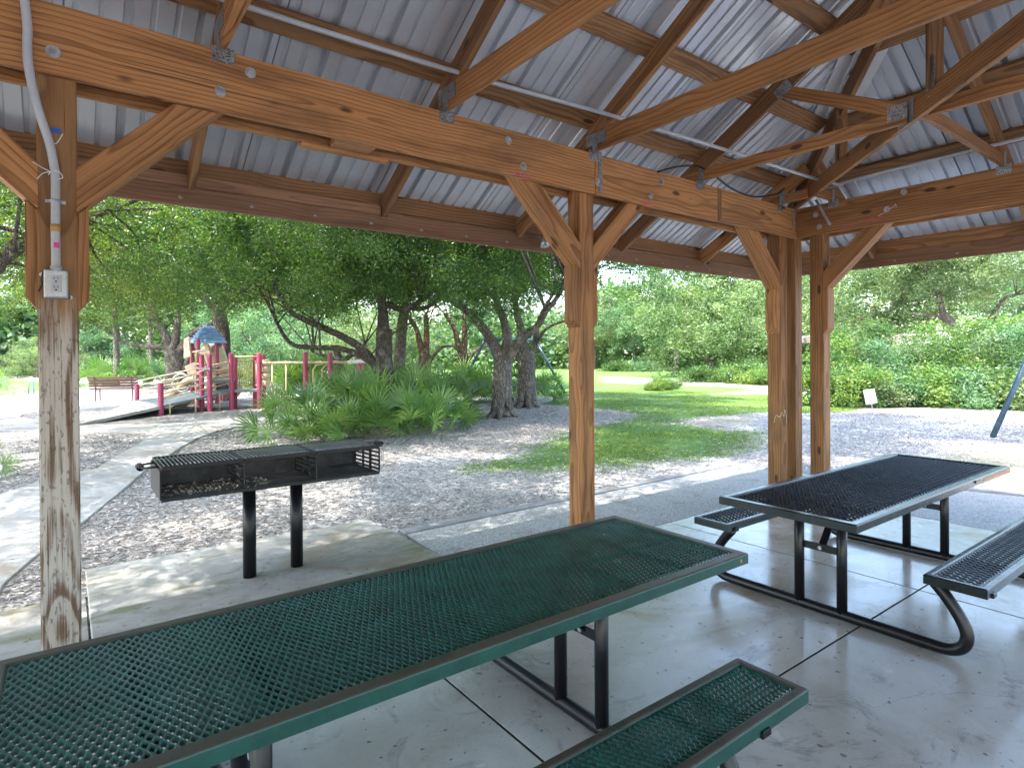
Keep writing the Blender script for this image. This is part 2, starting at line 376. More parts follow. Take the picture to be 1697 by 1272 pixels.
def smooth_path(pts, n=6):               # Catmull-Rom
    P = [Vector(p) for p in pts]; out = []
    for i in range(len(P)-1):
        a, b, c, d = P[max(i-1, 0)], P[i], P[i+1], P[min(i+2, len(P)-1)]
        for k in range(n):
            t = k/n
            out.append(.5*((2*b)+(c-a)*t+(2*a-5*b+4*c-d)*t*t+(3*b-a-3*c+d)*t*t*t))
    out.append(P[-1]); return out
def npmesh(name, V, F, tint=None, smooth=False):
    me = bpy.data.meshes.new(name)
    nv, nf, k = len(V), len(F), F.shape[1]
    me.vertices.add(nv); me.vertices.foreach_set('co', np.ascontiguousarray(V, np.float32).ravel())
    me.loops.add(nf*k); me.loops.foreach_set('vertex_index', np.ascontiguousarray(F, np.int32).ravel())
    me.polygons.add(nf); me.polygons.foreach_set('loop_start', np.arange(0, nf*k, k, dtype=np.int32))
    me.update(calc_edges=True)
    if tint is not None:
        a = me.attributes.new('tint', 'FLOAT', 'POINT'); a.data.foreach_set('value', np.ascontiguousarray(tint, np.float32))
    return me
def timber(name, p, q, w, h, parent, m='timber', upv=(0, 0, 1), bevel=.004):
    """a sawn timber: its own object with local X along the grain"""
    p = Vector(p); q = Vector(q); d, y, z = frame_of(q-p, upv); L = (q-p).length
    mb = MB().box((0, 0, 0), (L, w, h)); c = (p+q)/2
    mw = Matrix(((d.x, y.x, z.x, c.x), (d.y, y.y, z.y, c.y), (d.z, y.z, z.z, c.z), (0, 0, 0, 1)))
    return mb.build(name, M[m], parent, bevel=bevel, mw=mw)
# ------------------------------------------------------------------ the pavilion (centre at the origin, ridge along X)
PAV = empty('picnic_pavilion', (0, 0, 0))
tag(PAV, 'open timber picnic pavilion with trussed metal roof, knee braced posts and bolted beams', 'pavilion')
SL = .5833; zb = lambda t: 4.972 - SL*t          # underside of the rafters, t = distance from the ridge line
HIP = 2.89; nrm = math.hypot(1, SL)
# posts: front and back lines, doubled at the corners, one in the middle of each end
def post(x, y, m='timber', r90=0, top=3.0):
    return timber('post', (x, y, -.02), (x, y, top), .14, .14, PAV, m, upv=(0, 1, 0), bevel=.006)
XS = (0, 3.11, 5.88, 6.18)
for sy in (1, -1):
    for x in XS:
        for sx in ((1, -1) if x else (1,)):
            post((-.023 if x == 0 else sx*x), sy*3.28, 'timber_worn' if (x == 0 and sy == 1) else 'timber')
for sx in (1, -1):
    for y in (2.99, 0, -2.99): post(sx*6.18, y)
# knee braces resting on chamfered blocks
def brace(x, y, dx, dy):
    f = .07                                       # half post
    P = lambda a, z: (x+dx*(f+a), y+dy*(f+a), z)
    timber('knee_brace', P(-.05, 2.265), P(.62, 2.935), .136, .14, PAV)
    side = (dy, dx) if dx else (1, 0)
    mb = MB(); w = .066; px, py = (0, 1) if dx else (1, 0)
    prof = [(-.002, 1.79), (.001, 1.79), (.04, 1.84), (.04, 2.25), (-.002, 2.21)]
    v = [tuple(Vector(P(a, z)) + Vector((px, py, 0))*s*w) for s in (-1, 1) for a, z in prof]
    n = 5; fs = [tuple(range(n)), tuple(n+i for i in reversed(range(n)))] + [(i, n+i, n+(i+1) % n, (i+1) % n) for i in range(n)]
    o = mb.add([(vx-P(0, 2.02)[0], vy-P(0, 2.02)[1], vz-2.02) for vx, vy, vz in v], fs).build('brace_block', M['timber'], PAV, bevel=.003)
    # stand the block in a frame whose X runs up the grain
    rot = Matrix(((0, 0, 1, 0), (0, 1, 0, 0), (-1, 0, 0, 0), (0, 0, 0, 1)))
    o.data.transform(rot); o.matrix_local = Matrix.Translation(P(0, 2.02)) @ rot.inverted()
    bm_flip = [p.flip() for p in o.data.polygons] if False else None
for sy in (1, -1):
    for x, d in ((-.023, 1), (-.023, -1), (3.11, 1), (3.11, -1), (-3.11, 1), (-3.11, -1), (5.88, -1), (-5.88, 1)):
        brace(x, sy*3.28, d, 0)
for sx in (1, -1):
    for y, d in ((2.99, -1), (0, 1), (0, -1), (-2.99, 1)): brace(sx*6.18, y, 0, d)
# sandwich beams
def bolt(o, p, d, r=.014):
    """hex head on a round washer, a sub-part of the beam it holds"""
    p = Vector(p); d = Vector(d)
    mb = MB().tube([p, p+d*.004], r*1.9, 16).tube([p+d*.004, p+d*.016], r, 6)
    b = mb.build('bolt', M['galv'], PAV); b.parent = o; b.matrix_parent_inverse = o.matrix_basis.inverted(); return b
BZ, BH = 2.93, .30
beamA = timber('beam', (-3.05, 3.19, BZ), (3.158, 3.19, BZ), .04, BH, PAV)
beamB = timber('beam', (3.163, 3.19, BZ), (6.10, 3.19, BZ), .04, BH, PAV)
timber('beam', (-6.10, 3.19, BZ), (-3.055, 3.19, BZ), .04, BH, PAV)
timber('beam', (-6.29, 3.37, 2.885), (6.29, 3.37, 2.885), .04, .21, PAV)
beamR = timber('beam', (6.08, -3.16, BZ+.006), (6.08, 3.165, BZ+.002), .04, BH, PAV, 'timber')
timber('beam', (6.27, -3.34, 2.885), (6.27, 3.345, 2.885), .04, .21, PAV)
timber('beam', (-6.08, -3.16, BZ), (-6.08, 3.165, BZ), .04, BH, PAV)
timber('beam', (-6.27, -3.34, 2.885), (-6.27, 3.345, 2.885), .04, .21, PAV)
for y in (-3.19, -3.37): timber('beam', (-6.10, y, BZ-.02), (6.10, y, BZ-.02), .04, BH-.04, PAV)
p = aty(1193, 330, 3.166); timber('splice_board', (p.x, 3.166, 2.786), (p.x, 3.166, 3.075), .05, .006, PAV, 'timber_dark', upv=(0, 1, 0), bevel=.001)
p = aty(583, 240, 3.28); timber('spacer_block', (p.x-.11, 3.28, 2.80), (p.x+.12, 3.28, 2.80), .12, .05, PAV, 'timber_dark')
p = aty(498, 245, 3.36); q = aty(642, 280, 3.36); timber('splice_board', (p.x, 3.365, 2.768), (q.x, 3.365, 2.768), .06, .02, PAV)
for px, py in ((88, 86), (365, 152), (415, 121), (842, 233), (867, 276), (990, 302), (1078, 325), (1096, 302)):
    p = aty(px, py, 3.17); bolt(beamA if p.x < 3.15 else beamB, (p.x, 3.17, p.z), (0, -1, 0))
for px, py in ((1352, 356), (1358, 376), (1498, 318), (1470, 347)):
    p = atx(px, py, 6.06); bolt(beamR, (6.06, p.y, p.z), (-1, 0, 0))
p = atx(1206+40, 356, 6.06)
# chalk scrawls and stapled string left on the lower edge of the beams
def scrawl(o, pts, fn, r=.0022, m='pink', name='chalk_mark'):
    w = smooth_path([fn(*p) for p in pts], 4)
    b = MB().tube(w, r, 5).build(name, M[m], PAV); b.parent = o; b.matrix_parent_inverse = o.matrix_basis.inverted(); return b
fy = lambda a, b: aty(a, b, 3.167); fx = lambda a, b: atx(a, b, 6.057)
scrawl(beamA, [(848, 291), (853, 286), (856, 292), (861, 286), (865, 293), (869, 287), (873, 295), (877, 290), (880, 297)], fy)
scrawl(beamB, [(1066, 339), (1070, 333), (1073, 340), (1077, 334), (1081, 340)], fy)
scrawl(beamR, [(1425, 367), (1432, 363), (1438, 367), (1444, 361), (1452, 365), (1460, 359), (1470, 361)], fx)
scrawl(beamR, [(1397, 381), (1399, 376), (1407, 371), (1414, 374), (1416, 371)], fx, .002)
scrawl(beamR, [(1455, 358), (1466, 352), (1472, 347), (1480, 343), (1484, 338), (1485, 343)], fx, .0018, 'white', 'string')
# trusses
def plate(o, c, wdir, hdir, w, h, name='nail_plate', m='plate', t=.003):
    c = Vector(c); a = Vector(wdir).normalized()*w/2; b = Vector(hdir).normalized()*h/2; n = a.cross(b).normalized()*t/2
    P = [c-a-b-n, c+a-b-n, c+a+b-n, c-a+b-n, c-a-b+n, c+a-b+n, c+a+b+n, c-a+b+n]
    x = MB(); x.quadbox(P); x = x.build(name, M[m], PAV); x.parent = o; x.matrix_parent_inverse = o.matrix_basis.inverted(); return x
def rafter(X, s, t_top, t_bot=4.098, axis='x', w=.037):
    f = (lambda t: (X, s*t, zb(t)+.08)) if axis == 'x' else (lambda t: (s*(t+HIP), X, zb(t)+.08))
    return timber('rafter', f(t_bot), f(t_top), w, .138, PAV, 'timber_dark' if random.random() < .55 else 'timber')
COMM = (.62, 1.88, 3.14); chords = {}
for x in [c*s for c in COMM for s in (1, -1)]:
    ch = timber('bottom_chord', (x, -3.38, 3.155), (x, 3.235, 3.155), .041, .14, PAV, 'timber'); chords[x] = ch
    for s in (1, -1):
        rafter(x, s, max(0., abs(x)-HIP)+.02)
        timber('web', (x, s*1.25, 3.2), (x, s*.35, 4.75 if abs(x) < 3 else 4.5), .038, .089, PAV, 'timber_dark')
        plate(ch, (x-.0225*(1 if x > 0 else -1), s*3.12, 3.17), (0, 1, 0), (0, 0, 1), .2, .09)
    timber('web', (x, 0, 3.22), (x, 0, 4.8 if abs(x) < 3 else 4.55), .038, .089, PAV, 'timber_dark', upv=(0, 1, 0))
for sx in (1, -1):
    for sy in (1, -1):
        for x in (4.42, 5.74):
            e = x-HIP+.03
            ch = timber('bottom_chord', (sx*x, sy*3.36, 3.13), (sx*x, sy*e, 3.13), .039, .089, PAV)
            if sx > 0 and sy > 0: chords[x] = ch
            rafter(sx*x, sy, x-HIP+.03)
        wv = timber('web', (sx*4.42, sy*2.44, zb(2.44)+.06), (sx*4.42, sy*1.58, 3.17), .036, .089, PAV)
        for y in (1.47, 2.80):
            ch = timber('bottom_chord', (sx*6.25, sy*y, 3.13), (sx*(y+HIP+.03), sy*y, 3.13), .039, .089, PAV)
            if sx > 0 and sy > 0: chords['r', y] = ch
            rafter(sy*y, sx, y+.03, axis='y')
        # hip girder along the diagonal
        H = lambda t, z: (sx*(t+HIP), sy*t, z)
        hg = timber('bottom_chord', H(3.27, 3.155), H(.2, 3.155), .04, .14, PAV)
        timber('rafter', H(4.12, zb(4.12)+.05), H(.02, zb(.02)+.05), .04, .16, PAV, 'timber_dark')
        for t, zt in ((2.35, zb(2.35)+.03), (1.36, zb(1.36)+.03)):
            v = timber('web', H(t, 3.2), H(t, zt), .036, .089, PAV, 'timber_dark', upv=(-sx, sy, 0))
        if sx > 0 and sy > 0:
            dg = (-1, -1, 0); off = lambda t, z, o=.024: Vector(H(t, z)) + Vector((-1, 1, 0))*o*.7071
            plate(hg, off(1.57, 3.15), dg, (0, 0, 1), .2, .15, 'joist_hanger', 'galv')
            plate(hg, off(1.36, 3.29), dg, (0, 0, 1), .09, .2)
            plate(hg, off(2.35, 3.27), dg, (0, 0, 1), .06, .12)
            plate(wv, (4.42-.022, 2.40, zb(2.40)+.03), (0, 1, -.58), (0, .58, 1), .13, .09)
            plate(wv, (4.42-.022, 1.62, 3.17), (0, 1, 0), (0, 0, 1), .12, .1)
# web running on from the hip joint towards the middle
timber('web', (4.45, 1.5, 3.15), (4.62, -1.4, 3.2), .04, .089, PAV)
# hurricane ties that hold the chords to the beams
for x, k in ((.62, 'u'), (1.88, 'u'), (3.14, 's'), (4.42, 'u'), (5.74, 'u')):
    ch = chords[x]; b = beamA if x < 3.15 else beamB
    plate(b, (x+.005, 3.168, 3.055 if k == 'u' else 3.06), (1, 0, 0), (0, 0, 1), .1, .075, 'tie_plate')
    plate(ch, (x-.024, 3.13, 3.13), (0, 1, 0), (0, 0, 1), .05, .13, 'tie_plate')
    if k == 's': plate(b, (x+.07, 3.167, 2.95), (1, 0, 0), (0, 0, 1), .035, .3, 'steel_strap')
for y in (1.47, 2.80):
    plate(beamR, (6.057, y-.005, 3.06), (0, 1, 0), (0, 0, 1), .1, .075, 'tie_plate'); plate(chords['r', y], (6.02, y-.023, 3.13), (1, 0, 0), (0, 0, 1), .05, .12, 'tie_plate')
p = atx(1354, 335, 6.055); q = atx(1374, 369, 6.055); v = Vector((0, q.y-p.y, q.z-p.z))
plate(beamR, (6.056, (p.y+q.y)/2, (p.z+q.z)/2), v, (0, v.z, -v.y), v.length+.06, .028, 'steel_strap', 'galv')
plate(beamB, (6.0, 3.167, 2.96), (0, 0, 1), (1, 0, 0), .22, .035, 'steel_strap', 'galv')
# purlins flat on the rafters
for t in (3.70, 3.165, 2.62, 2.075, 1.53, .985, .44):
    zt = zb(t)+.16+.021*nrm
    for s in (1, -1):
        L = t+HIP-.05
        timber('purlin', (-L, s*t, zt), (L, s*t, zt), .135, .038, PAV, 'timber_dark', upv=(0, s*SL, 1))
        timber('purlin', (s*(t+HIP), -t+.05, zt), (s*(t+HIP), t-.05, zt), .135, .038, PAV, 'timber_dark', upv=(s*SL, 0, 1))
for s in (1, -1):                         # purlins on edge that close the eaves
    timber('purlin', (-7.0, s*4.118, 2.727), (7.0, s*4.118, 2.727), .036, .13, PAV, 'timber_dark')
    timber('purlin', (s*7.008, -4.09, 2.727), (s*7.008, 4.09, 2.727), .036, .13, PAV, 'timber_dark')
# fascia with nail heads
FB = {}
for s in (1, -1):
    FB['y', s] = timber('fascia', (-7.03, s*4.12, 2.583), (7.03, s*4.12, 2.583), .04, .145, PAV, 'fascia')
    FB['x', s] = timber('fascia', (s*7.01, -4.095, 2.588), (s*7.01, 4.095, 2.588), .04, .145, PAV, 'fascia')
timber('ledger_strip', (-6.9, 4.079, 2.655), (1.855, 4.079, 2.655), .04, .07, PAV, 'fascia')
x = -1.9
while x < 6.9:
    mb = MB().tube([(x, 4.1, 2.556), (x, 4.094, 2.556)], .008, 8).tube([(x, 4.095, 2.556), (x+.012, 4.085, 2.55)], .004, 5)
    b = mb.build('nail', M['galv'], PAV); b.parent = FB['y', 1]; b.matrix_parent_inverse = FB['y', 1].matrix_basis.inverted(); x += .41
y = 3.7
while y > .3:
    b = MB().tube([(6.99, y, 2.56), (6.984, y, 2.56)], .008, 8).tube([(6.985, y, 2.56), (6.977, y+.01, 2.555)], .004, 5).build('nail', M['galv'], PAV)
    b.parent = FB['x', 1]; b.matrix_parent_inverse = FB['x', 1].matrix_basis.inverted(); y -= .55
# ribbed metal sheets, one part per slope
zs = lambda t: zb(t)+.16+.046
PROF = [(0, 0), (.009, .034), (.036, .034), (.045, 0), (.110, 0), (.116, .013), (.134, .013), (.140, 0), (.210, 0), (.216, .013), (.234, .013), (.240, 0)]
def sheet(axis, s):
    half = 7.09 if axis == 'x' else 4.2
    xs = []; x = -half
    while x < half:
        for a, h in PROF:
            if x+a < half: xs.append((x+a, h))
        x += .305
    xs.append((half, 0)); V = []; F = []
    for (u, h) in xs:
        t1 = max(0., abs(u)-HIP) if axis == 'x' else abs(u)
        t0 = 4.2
        t1 = min(t1, t0-.001)
        for t in (t0, t1):
            V.append((u, s*t, zs(t)+h) if axis == 'x' else (s*(t+HIP), u, zs(t)+h))
    for i in range(len(xs)-1): F.append((2*i, 2*i+2, 2*i+3, 2*i+1))
    MB().add(V, F).build('roof_sheet', M['roof' if axis == 'x' else 'roof_end'], PAV)
for s in (1, -1): sheet('x', s); sheet('y', s)
MB().bar((-2.95, 0, zs(0)+.03), (2.95, 0, zs(0)+.03), .3, .02).build('ridge_cap', M['roof'], PAV)
for sx in (1, -1):
    for sy in (1, -1):
        MB().bar((sx*(4.22+HIP), sy*4.22, zs(4.22)+.035), (sx*HIP, 0, zs(0)+.035), .3, .02).build('hip_cap', M['roof'], PAV)
        for d in (1, -1):                 # pale strips under the hip, either side of the hip rafter
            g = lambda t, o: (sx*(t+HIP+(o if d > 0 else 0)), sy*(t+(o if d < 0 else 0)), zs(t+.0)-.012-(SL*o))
            MB().add([g(4.0, .03), g(4.0, .24), g(.3, .24), g(.3, .03)], [(0, 1, 2, 3)]).build('hip_strip', M['palestrip'], PAV)

# ------------------------------------------------------------------ things fixed to the pavilion
OUT = empty('outlet_box', (.0, 3.21, 1.9))
tag(OUT, 'grey metal outlet box with two sockets and bent conduit on the weathered post', 'outlet')
P0 = Vector((0, 3.21, 1.9))
def opart(mb, name, m, smooth=False, bevel=0., par=None, seg=2):
    o = mb.build(name, m, par or OUT, smooth, bevel, seg)
    o.matrix_parent_inverse = Matrix.Translation(-P0); return o
c = aty(93, 471, 3.19); bw = .084
opart(MB().box((c.x, 3.19, c.z), (bw, .045, .124)), 'housing', M['boxmetal'], bevel=.008, seg=3)
cov = opart(MB().box((c.x, 3.1655, c.z), (bw-.012, .004, .112)), 'cover_plate', M['boxmetal'], bevel=.002)
rec = opart(MB().box((c.x, 3.162, c.z), (.036, .005, .07)), 'receptacle', M['pipe'], bevel=.001)
for dz in (.018, -.018):
    sl = MB()
    for dx in (-.0065, .0065): sl.box((c.x+dx, 3.159, c.z+dz+.004), (.0022, .003, .009))
    sl.tube([(c.x, 3.1605, c.z+dz-.0085), (c.x, 3.1578, c.z+dz-.0085)], .0036, 8)
    o = opart(sl, 'socket_slots', M['black'])
for dz in (.05, -.05):
    opart(MB().tube([(c.x, 3.164, c.z+dz), (c.x, 3.16, c.z+dz)], .005, 8), 'screw', M['galv'])
for sx, dz in ((1, -.052), (-1, .04)):
    mb = MB().tube([(c.x+sx*.048, 3.207, c.z+dz), (c.x+sx*.048, 3.203, c.z+dz)], .009, 10); mb.box((c.x+sx*.042, 3.205, c.z+dz), (.014, .004, .014)); opart(mb, 'mounting_lug', M['white'])
pipe = [aty(93, 449, 3.185), aty(92, 380, 3.185), aty(92, 300, 3.183), aty(89, 272, 3.178), aty(82, 238, 3.168), aty(71, 205, 3.158), aty(60, 170, 3.15), aty(51, 130, 3.145), aty(46, 100, 3.145), aty(45, 70, 3.145), aty(45, 40, 3.14), Vector((-.135, 3.12, 3.15)), Vector((-.16, 3.06, 3.225)), Vector((-.26, 3.025, 3.245))]
opart(MB().tube(smooth_path(pipe, 5), .0165, 14), 'conduit', M['pipe'], True)
opart(MB().tube([pipe[0]+Vector((0, 0, -.01)), pipe[0]+Vector((0, 0, .022))], .0215, 14), 'conduit_collar', M['pipe'], True)
for px, py in ((92, 333),):
    a = aty(px, py, 3.185); mb = MB().tube(arc((a.x, 3.19), .0195, 180, 360, 8, 'xz') and [(a.x+.019*math.cos(R(t)), 3.188+.019*math.sin(R(t)), a.z) for t in range(180, 361, 20)], .005, 6)
    for s in (-1, 1): mb.box((a.x+s*.027, 3.205, a.z), (.016, .006, .013))
    opart(mb, 'pipe_strap', M['galv'])
a = aty(92, 372, 3.185); opart(MB().tube([a, a+Vector((0, 0, -.03))], .0178, 14), 'tape_wrap', M['tape'], True)
a = aty(94, 406, 3.166); opart(MB().box((a.x, 3.1665, a.z), (.02, .003, .022)), 'tape_scrap', M['pink'])
a = aty(93, 216, 3.2); opart(MB().box((a.x, 3.204, a.z), (.034, .006, .02)), 'blue_tape', M['blue'], bevel=.002)
for pts in ([(54, 268), (70, 278), (82, 284), (80, 290)], [(62, 296), (70, 288), (80, 285), (96, 284), (104, 294), (96, 297)], [(83, 233), (93, 238), (104, 222)]):
    opart(MB().tube(smooth_path([aty(a, b, 3.163 if a > 70 else 3.2) for a, b in pts], 4), .0018, 5), 'string', M['white'])
cb = [aty(a, b, 3.19) for a, b in ((88, 444), (76, 447), (70, 455), (69, 466), (70, 470), (64, 483))]
opart(MB().tube(smooth_path(cb, 3), .003, 5), 'loose_wire', M['black'])

def pipe_run(name, pts, r, m, label, cat):
    o = MB().tube(pts, r, 10).build(name, M[m], None, True); return tag(o, label, cat)
pipe_run('conduit_pipe', smooth_path([(-4.5, 3.02, 3.245), (1.0, 3.015, 3.245), (3.0, 2.93, 3.262), (4.2, 2.82, 3.235), (5.4, 2.72, 3.195), (5.95, 2.66, 3.19)], 5), .014, 'pipe', 'long grey conduit lying on the truss chords above the left beam', 'conduit')
pipe_run('conduit_pipe', smooth_path([(5.97, 2.95, 3.19), (5.86, 2.4, 3.2), (5.83, 1.2, 3.21), (5.82, -.6, 3.21), (5.82, -3, 3.21)], 5), .014, 'pipe', 'grey conduit lying on the short chords above the right beam', 'conduit')
pipe_run('cable', smooth_path([aty(1090, 285, 3.1), aty(1125, 276, 3.1), aty(1158, 276, 3.1), aty(1185, 292, 3.12), aty(1215, 314, 3.14), aty(1250, 326, 3.15), aty(1285, 322, 3.1), aty(1300, 312, 3.0)], 5), .009, 'black', 'sagging black cable lying along the beam top near the roof corner', 'cable')
FL = empty('floodlight', tuple(aty(906, 400, 3.98))); tag(FL, 'small metal floodlight under the eave behind the middle post brace', 'lamp')
c = Vector(FL.location)
o = MB().tube([(-.0, 0, .07), (0, .02, .04), (0, .03, 0), (0, .02, -.04)], [.012, .03, .038, .04], 14).build('lamp_shade', M['galv'], FL, True)
o = MB().tube([(0, .0, .06), (0, .1, .13)], .01, 8).build('mounting_arm', M['galv'], FL, True)
# ------------------------------------------------------------------ picnic tables of coated expanded metal
def expanded(x0, x1, y0, y1, z, px=.0235, py=.0245, r=.0074, hz=.005):
    """diamond mesh: zigzag strands that meet at their bends, slightly tilted like stretched sheet"""
    nx = max(2, round((x1-x0)/px)); ny = max(2, round((y1-y0)/py)); px = (x1-x0)/nx; py = (y1-y0)/ny
    V = []; F = []; n = 2*nx+1
    for j in range(ny+1):
        base = len(V)
        for i in range(n):
            x = x0+i*px/2; bend = ((i+j) % 2)*2-1; y = y0+j*py+bend*py*.42
            y = min(max(y, y0), y1); zz = z+bend*.003
            V += [(x, y-r, zz-.0068), (x, y-.0016, zz+.0026), (x, y+r, zz+.0068), (x, y+.0016, zz-.0026)]
        for i in range(n-1):
            a = base+4*i
            for k in range(4): F.append((a+k, a+(k+1) % 4, a+4+(k+1) % 4, a+4+k))
    return V, F
def panel(parent, name, L, W, cy, z, mrim, mmesh, rim_h=.046, rim_w=.05, px=.0235, py=.0245):
    """rolled rim with mitred corners, mesh inside, straps beneath"""
    a, b = L/2, W/2; rw = rim_w
    mb = MB()
    prof = [(-.0, -rim_h), (0, -.007), (-.002, -.002), (-.007, 0), (-rw+.006, 0), (-rw, -.005), (-rw, -.012), (-.008, -.014), (-.008, -rim_h)]
    n = len(prof); V = []
    for sx, sy in ((-1, -1), (1, -1), (1, 1), (-1, 1)):
        for o, h in prof: V.append((sx*(a+o), cy+sy*(b+o), z+h))
    F = []
    for c in range(4):
        d = (c+1) % 4
        for k in range(n): F.append((c*n+k, d*n+k, d*n+(k+1) % n, c*n+(k+1) % n))
    rim = mb.add(V, F).build(name, M[mrim], parent, bevel=.0015)
    V, F = expanded(-a+rw-.004, a-rw+.004, cy-b+rw-.004, cy+b-rw+.004, z-.013, px, py)
    MB().add(V, F).build('mesh', M[mmesh], rim, True)
    for x in (-a*.74, -a*.02-.0, a*.74) if L > 2.2 else (-a*.5, a*.5):
        MB().box((x, cy, z-.026), (.04, W-2*rw+.03, .005)).build('support_strap', M[mmesh], rim)
    if W > .5: MB().box((0, cy, z-.0315), (L-2*rw+.03, .03, .005)).build('support_strap', M[mmesh], rim)
    return rim
def picnic_table(x0, x1, cy, insets, mrim, mmesh, label, zt=.705, zbn=.425, px=.0235, py=.0245):
    L = x1-x0; T = empty('picnic_table', ((x0+x1)/2, cy, 0)); tag(T, label, 'picnic table', 'coated metal picnic tables under the roof')
    top = panel(T, 'tabletop', L, .805, 0, zt, mrim, mmesh, px=px, py=py)
    for s in (-1, 1): panel(T, 'bench_seat', L-.72, .275, s*.712, zbn, mrim, mmesh, .05, .034, px=px, py=py)
    for e, ins in ((-1, insets[0]), (1, insets[1])):
        X = e*(L/2-ins); r = .031
        half = [(.60, zbn-.055), (.66, .30), (.715, .215), (.742, .14), (.725, .075), (.665, .038), (.56, .033), (.4, .033)]
        pts = [(X, -y, z) for y, z in half] + [(X, 0, .033)] + [(X, y, z) for y, z in reversed(half)]
        fr = MB().tube(smooth_path(pts, 5), r, 14).build('skid_frame', M['blacktube'], T, True)
        for s in (-1, 1):
            MB().tube([(X, s*.128, .04), (X, s*.128, zt-.03)], r*.95, 14).build('leg', M['blacktube'], T, True)
            MB().bar((X, s*.56, zbn-.045), (X, s*.86, zbn-.045), .05, .025).build('seat_bracket', M['blacktube'], T, bevel=.004)
        br = MB().box((X+.008, 0, .40), (.007, .256, .045)).build('cross_plate', M['blacktube'], T, bevel=.001)
        MB().tube([(X-.0, 0, .4), (X-.006, 0, .4)], .012, 6).build('bolt', M['galv'], br)
        MB().bar((X+.014, .0, .39), (X-e*.26, .0, zt-.03), .045, .007, (1, 0, 0)).build('diagonal_brace', M['blacktube'], T, bevel=.001)
        MB().box((X, 0, zt-.036), (.05, .6, .02)).build('top_bracket', M['blacktube'], T, bevel=.003)
    return T, top
T1, top1 = picnic_table(-.19, 2.41, 1.884, (.62, .64), 'greenrim', 'greenmesh', 'green coated mesh picnic table with worn rim, nearest, across the bottom of the view')
T2, top2 = picnic_table(3.235, 5.85, 1.785, (.445, .5), 'darkrim', 'darkmesh', 'dark green-black mesh picnic table with peeled coating on its far rim, by the corner posts', px=.043, py=.038)
# the torn coating on the far end of the near rim shows primer
Lh = (5.85-3.235)/2
pe = [(.52, -.030), (.60, -.014), (.66, -.03), (.72, -.016), (.9, -.012), (Lh+.001, -.010), (Lh+.001, -.047), (.95, -.044), (.8, -.047), (.7, -.040), (.6, -.042)]
pv = [(x, -.4025-.0018, .705+z) for x, z in pe] + [(x, -.4025+.001, .705+z) for x, z in pe]; n = len(pe)
MB().add(pv, [tuple(range(n)), tuple(n+i for i in reversed(range(n)))] + [(i, (i+1) % n, n+(i+1) % n, n+i) for i in range(n)]).build('peeled_patch', M['peel'], top2)
MB().bar((.5, -.408, .688), (.66, -.409, .668), .006, .018).build('loose_flap', M['darkrim'], top2, bevel=.002)
# sticker on the corner of the green table
mb = MB().bar((1.235, -.4035, .682), (1.247, -.4035, .682), .002, .014); mb.build('sticker', M['tape'], top1)

# ------------------------------------------------------------------ triple pedestal grill
GX, GY = 1.22, 4.58
GR = empty('park_grill', (GX, GY, 0)); tag(GR, 'long black three-bay charcoal grill on two posts standing on the concrete pad', 'grill')
gx0, gx1, gy0, gy1, gz0, gz1 = .475-GX, 1.96-GX, 4.35-GY, 4.86-GY, .678, .872
bay = (gx1-gx0)/3
MB().box(((gx0+gx1)/2, (gy0+gy1)/2, gz0+.003), (gx1-gx0, gy1-gy0, .006)).build('tray_floor', M['grillin'], GR)
MB().box(((gx0+gx1)/2, gy1-.003, (gz0+gz1)/2), (gx1-gx0, .006, gz1-gz0-.012)).build('back_plate', M['grillin'], GR)
MB().box(((gx0+gx1)/2, gy0+.003, gz0+.0), (gx1-gx0-.004, .008, .022)).build('front_lip', M['grill'], GR)
for i in range(4):                      # slotted end and divider plates
    x = gx0+bay*i; mb = MB(); t = .006
    for y0, y1 in ((gy0, gy0+.02), (gy0+.16, gy0+.20), (gy1-.2, gy1-.17), (gy1-.03, gy1-.007)):
        mb.box((x, (y0+y1)/2, (gz0+gz1)/2+.003), (t, y1-y0, gz1-gz0-.006))
    for k in range(6):
        z = gz0+.014+k*.032; mb.bar((x+.0005, gy0+.018, z+.012), (x+.0005, gy1-.03, z), t-.001, .016 if i in (0,) else .014)
    if i == 0: mb.box((x-.004, (gy0+gy1)/2, (gz0+gz1)/2), (.003, gy1-gy0-.002, gz1-gz0-.004))
    mb.build('side_plate' if i in (0, 3) else 'divider_plate', M['grillin'] if i else M['grill'], GR)
for i in range(3):
    a = gx0+bay*i+.004; b = gx0+bay*(i+1)-.004; z = gz1+.008
    fr = MB()
    fr.bar((a, gy0+.006, z), (b, gy0+.006, z), .014, .026).bar((a, gy1-.006, z), (b, gy1-.006, z), .014, .02)
    fr.bar((a+.006, gy0+.012, z), (a+.006, gy1-.012, z), .011, .018).bar((b-.006, gy0+.012, z), (b-.006, gy1-.012, z), .011, .018)
    g = fr.build('grate', M['grill'], GR, bevel=.0015)
    mb = MB(); n = 19
    for k in range(1, n):
        x = a+(b-a)*k/n; mb.tube([(x, gy0+.012, z+.004), (x, gy1-.012, z+.004)], .0065, 7)
    mb.build('grate_bars', M['grate'], g, True)
rnd = random.Random(3); mb = MB()
for k in range(150):
    x = gx0+.03+rnd.random()**1.3*bay*1.4; y = rnd.uniform(gy0+.03, gy1-.05); s = rnd.uniform(.003, .010)
    mb.bar((x, y, gz0+.009), (x+s*rnd.uniform(-2, 2), y+s, gz0+.009+s*.7), s, s*.8)
mb.build('charcoal_ash', M['ash'], GR)['kind'] = 'stuff'
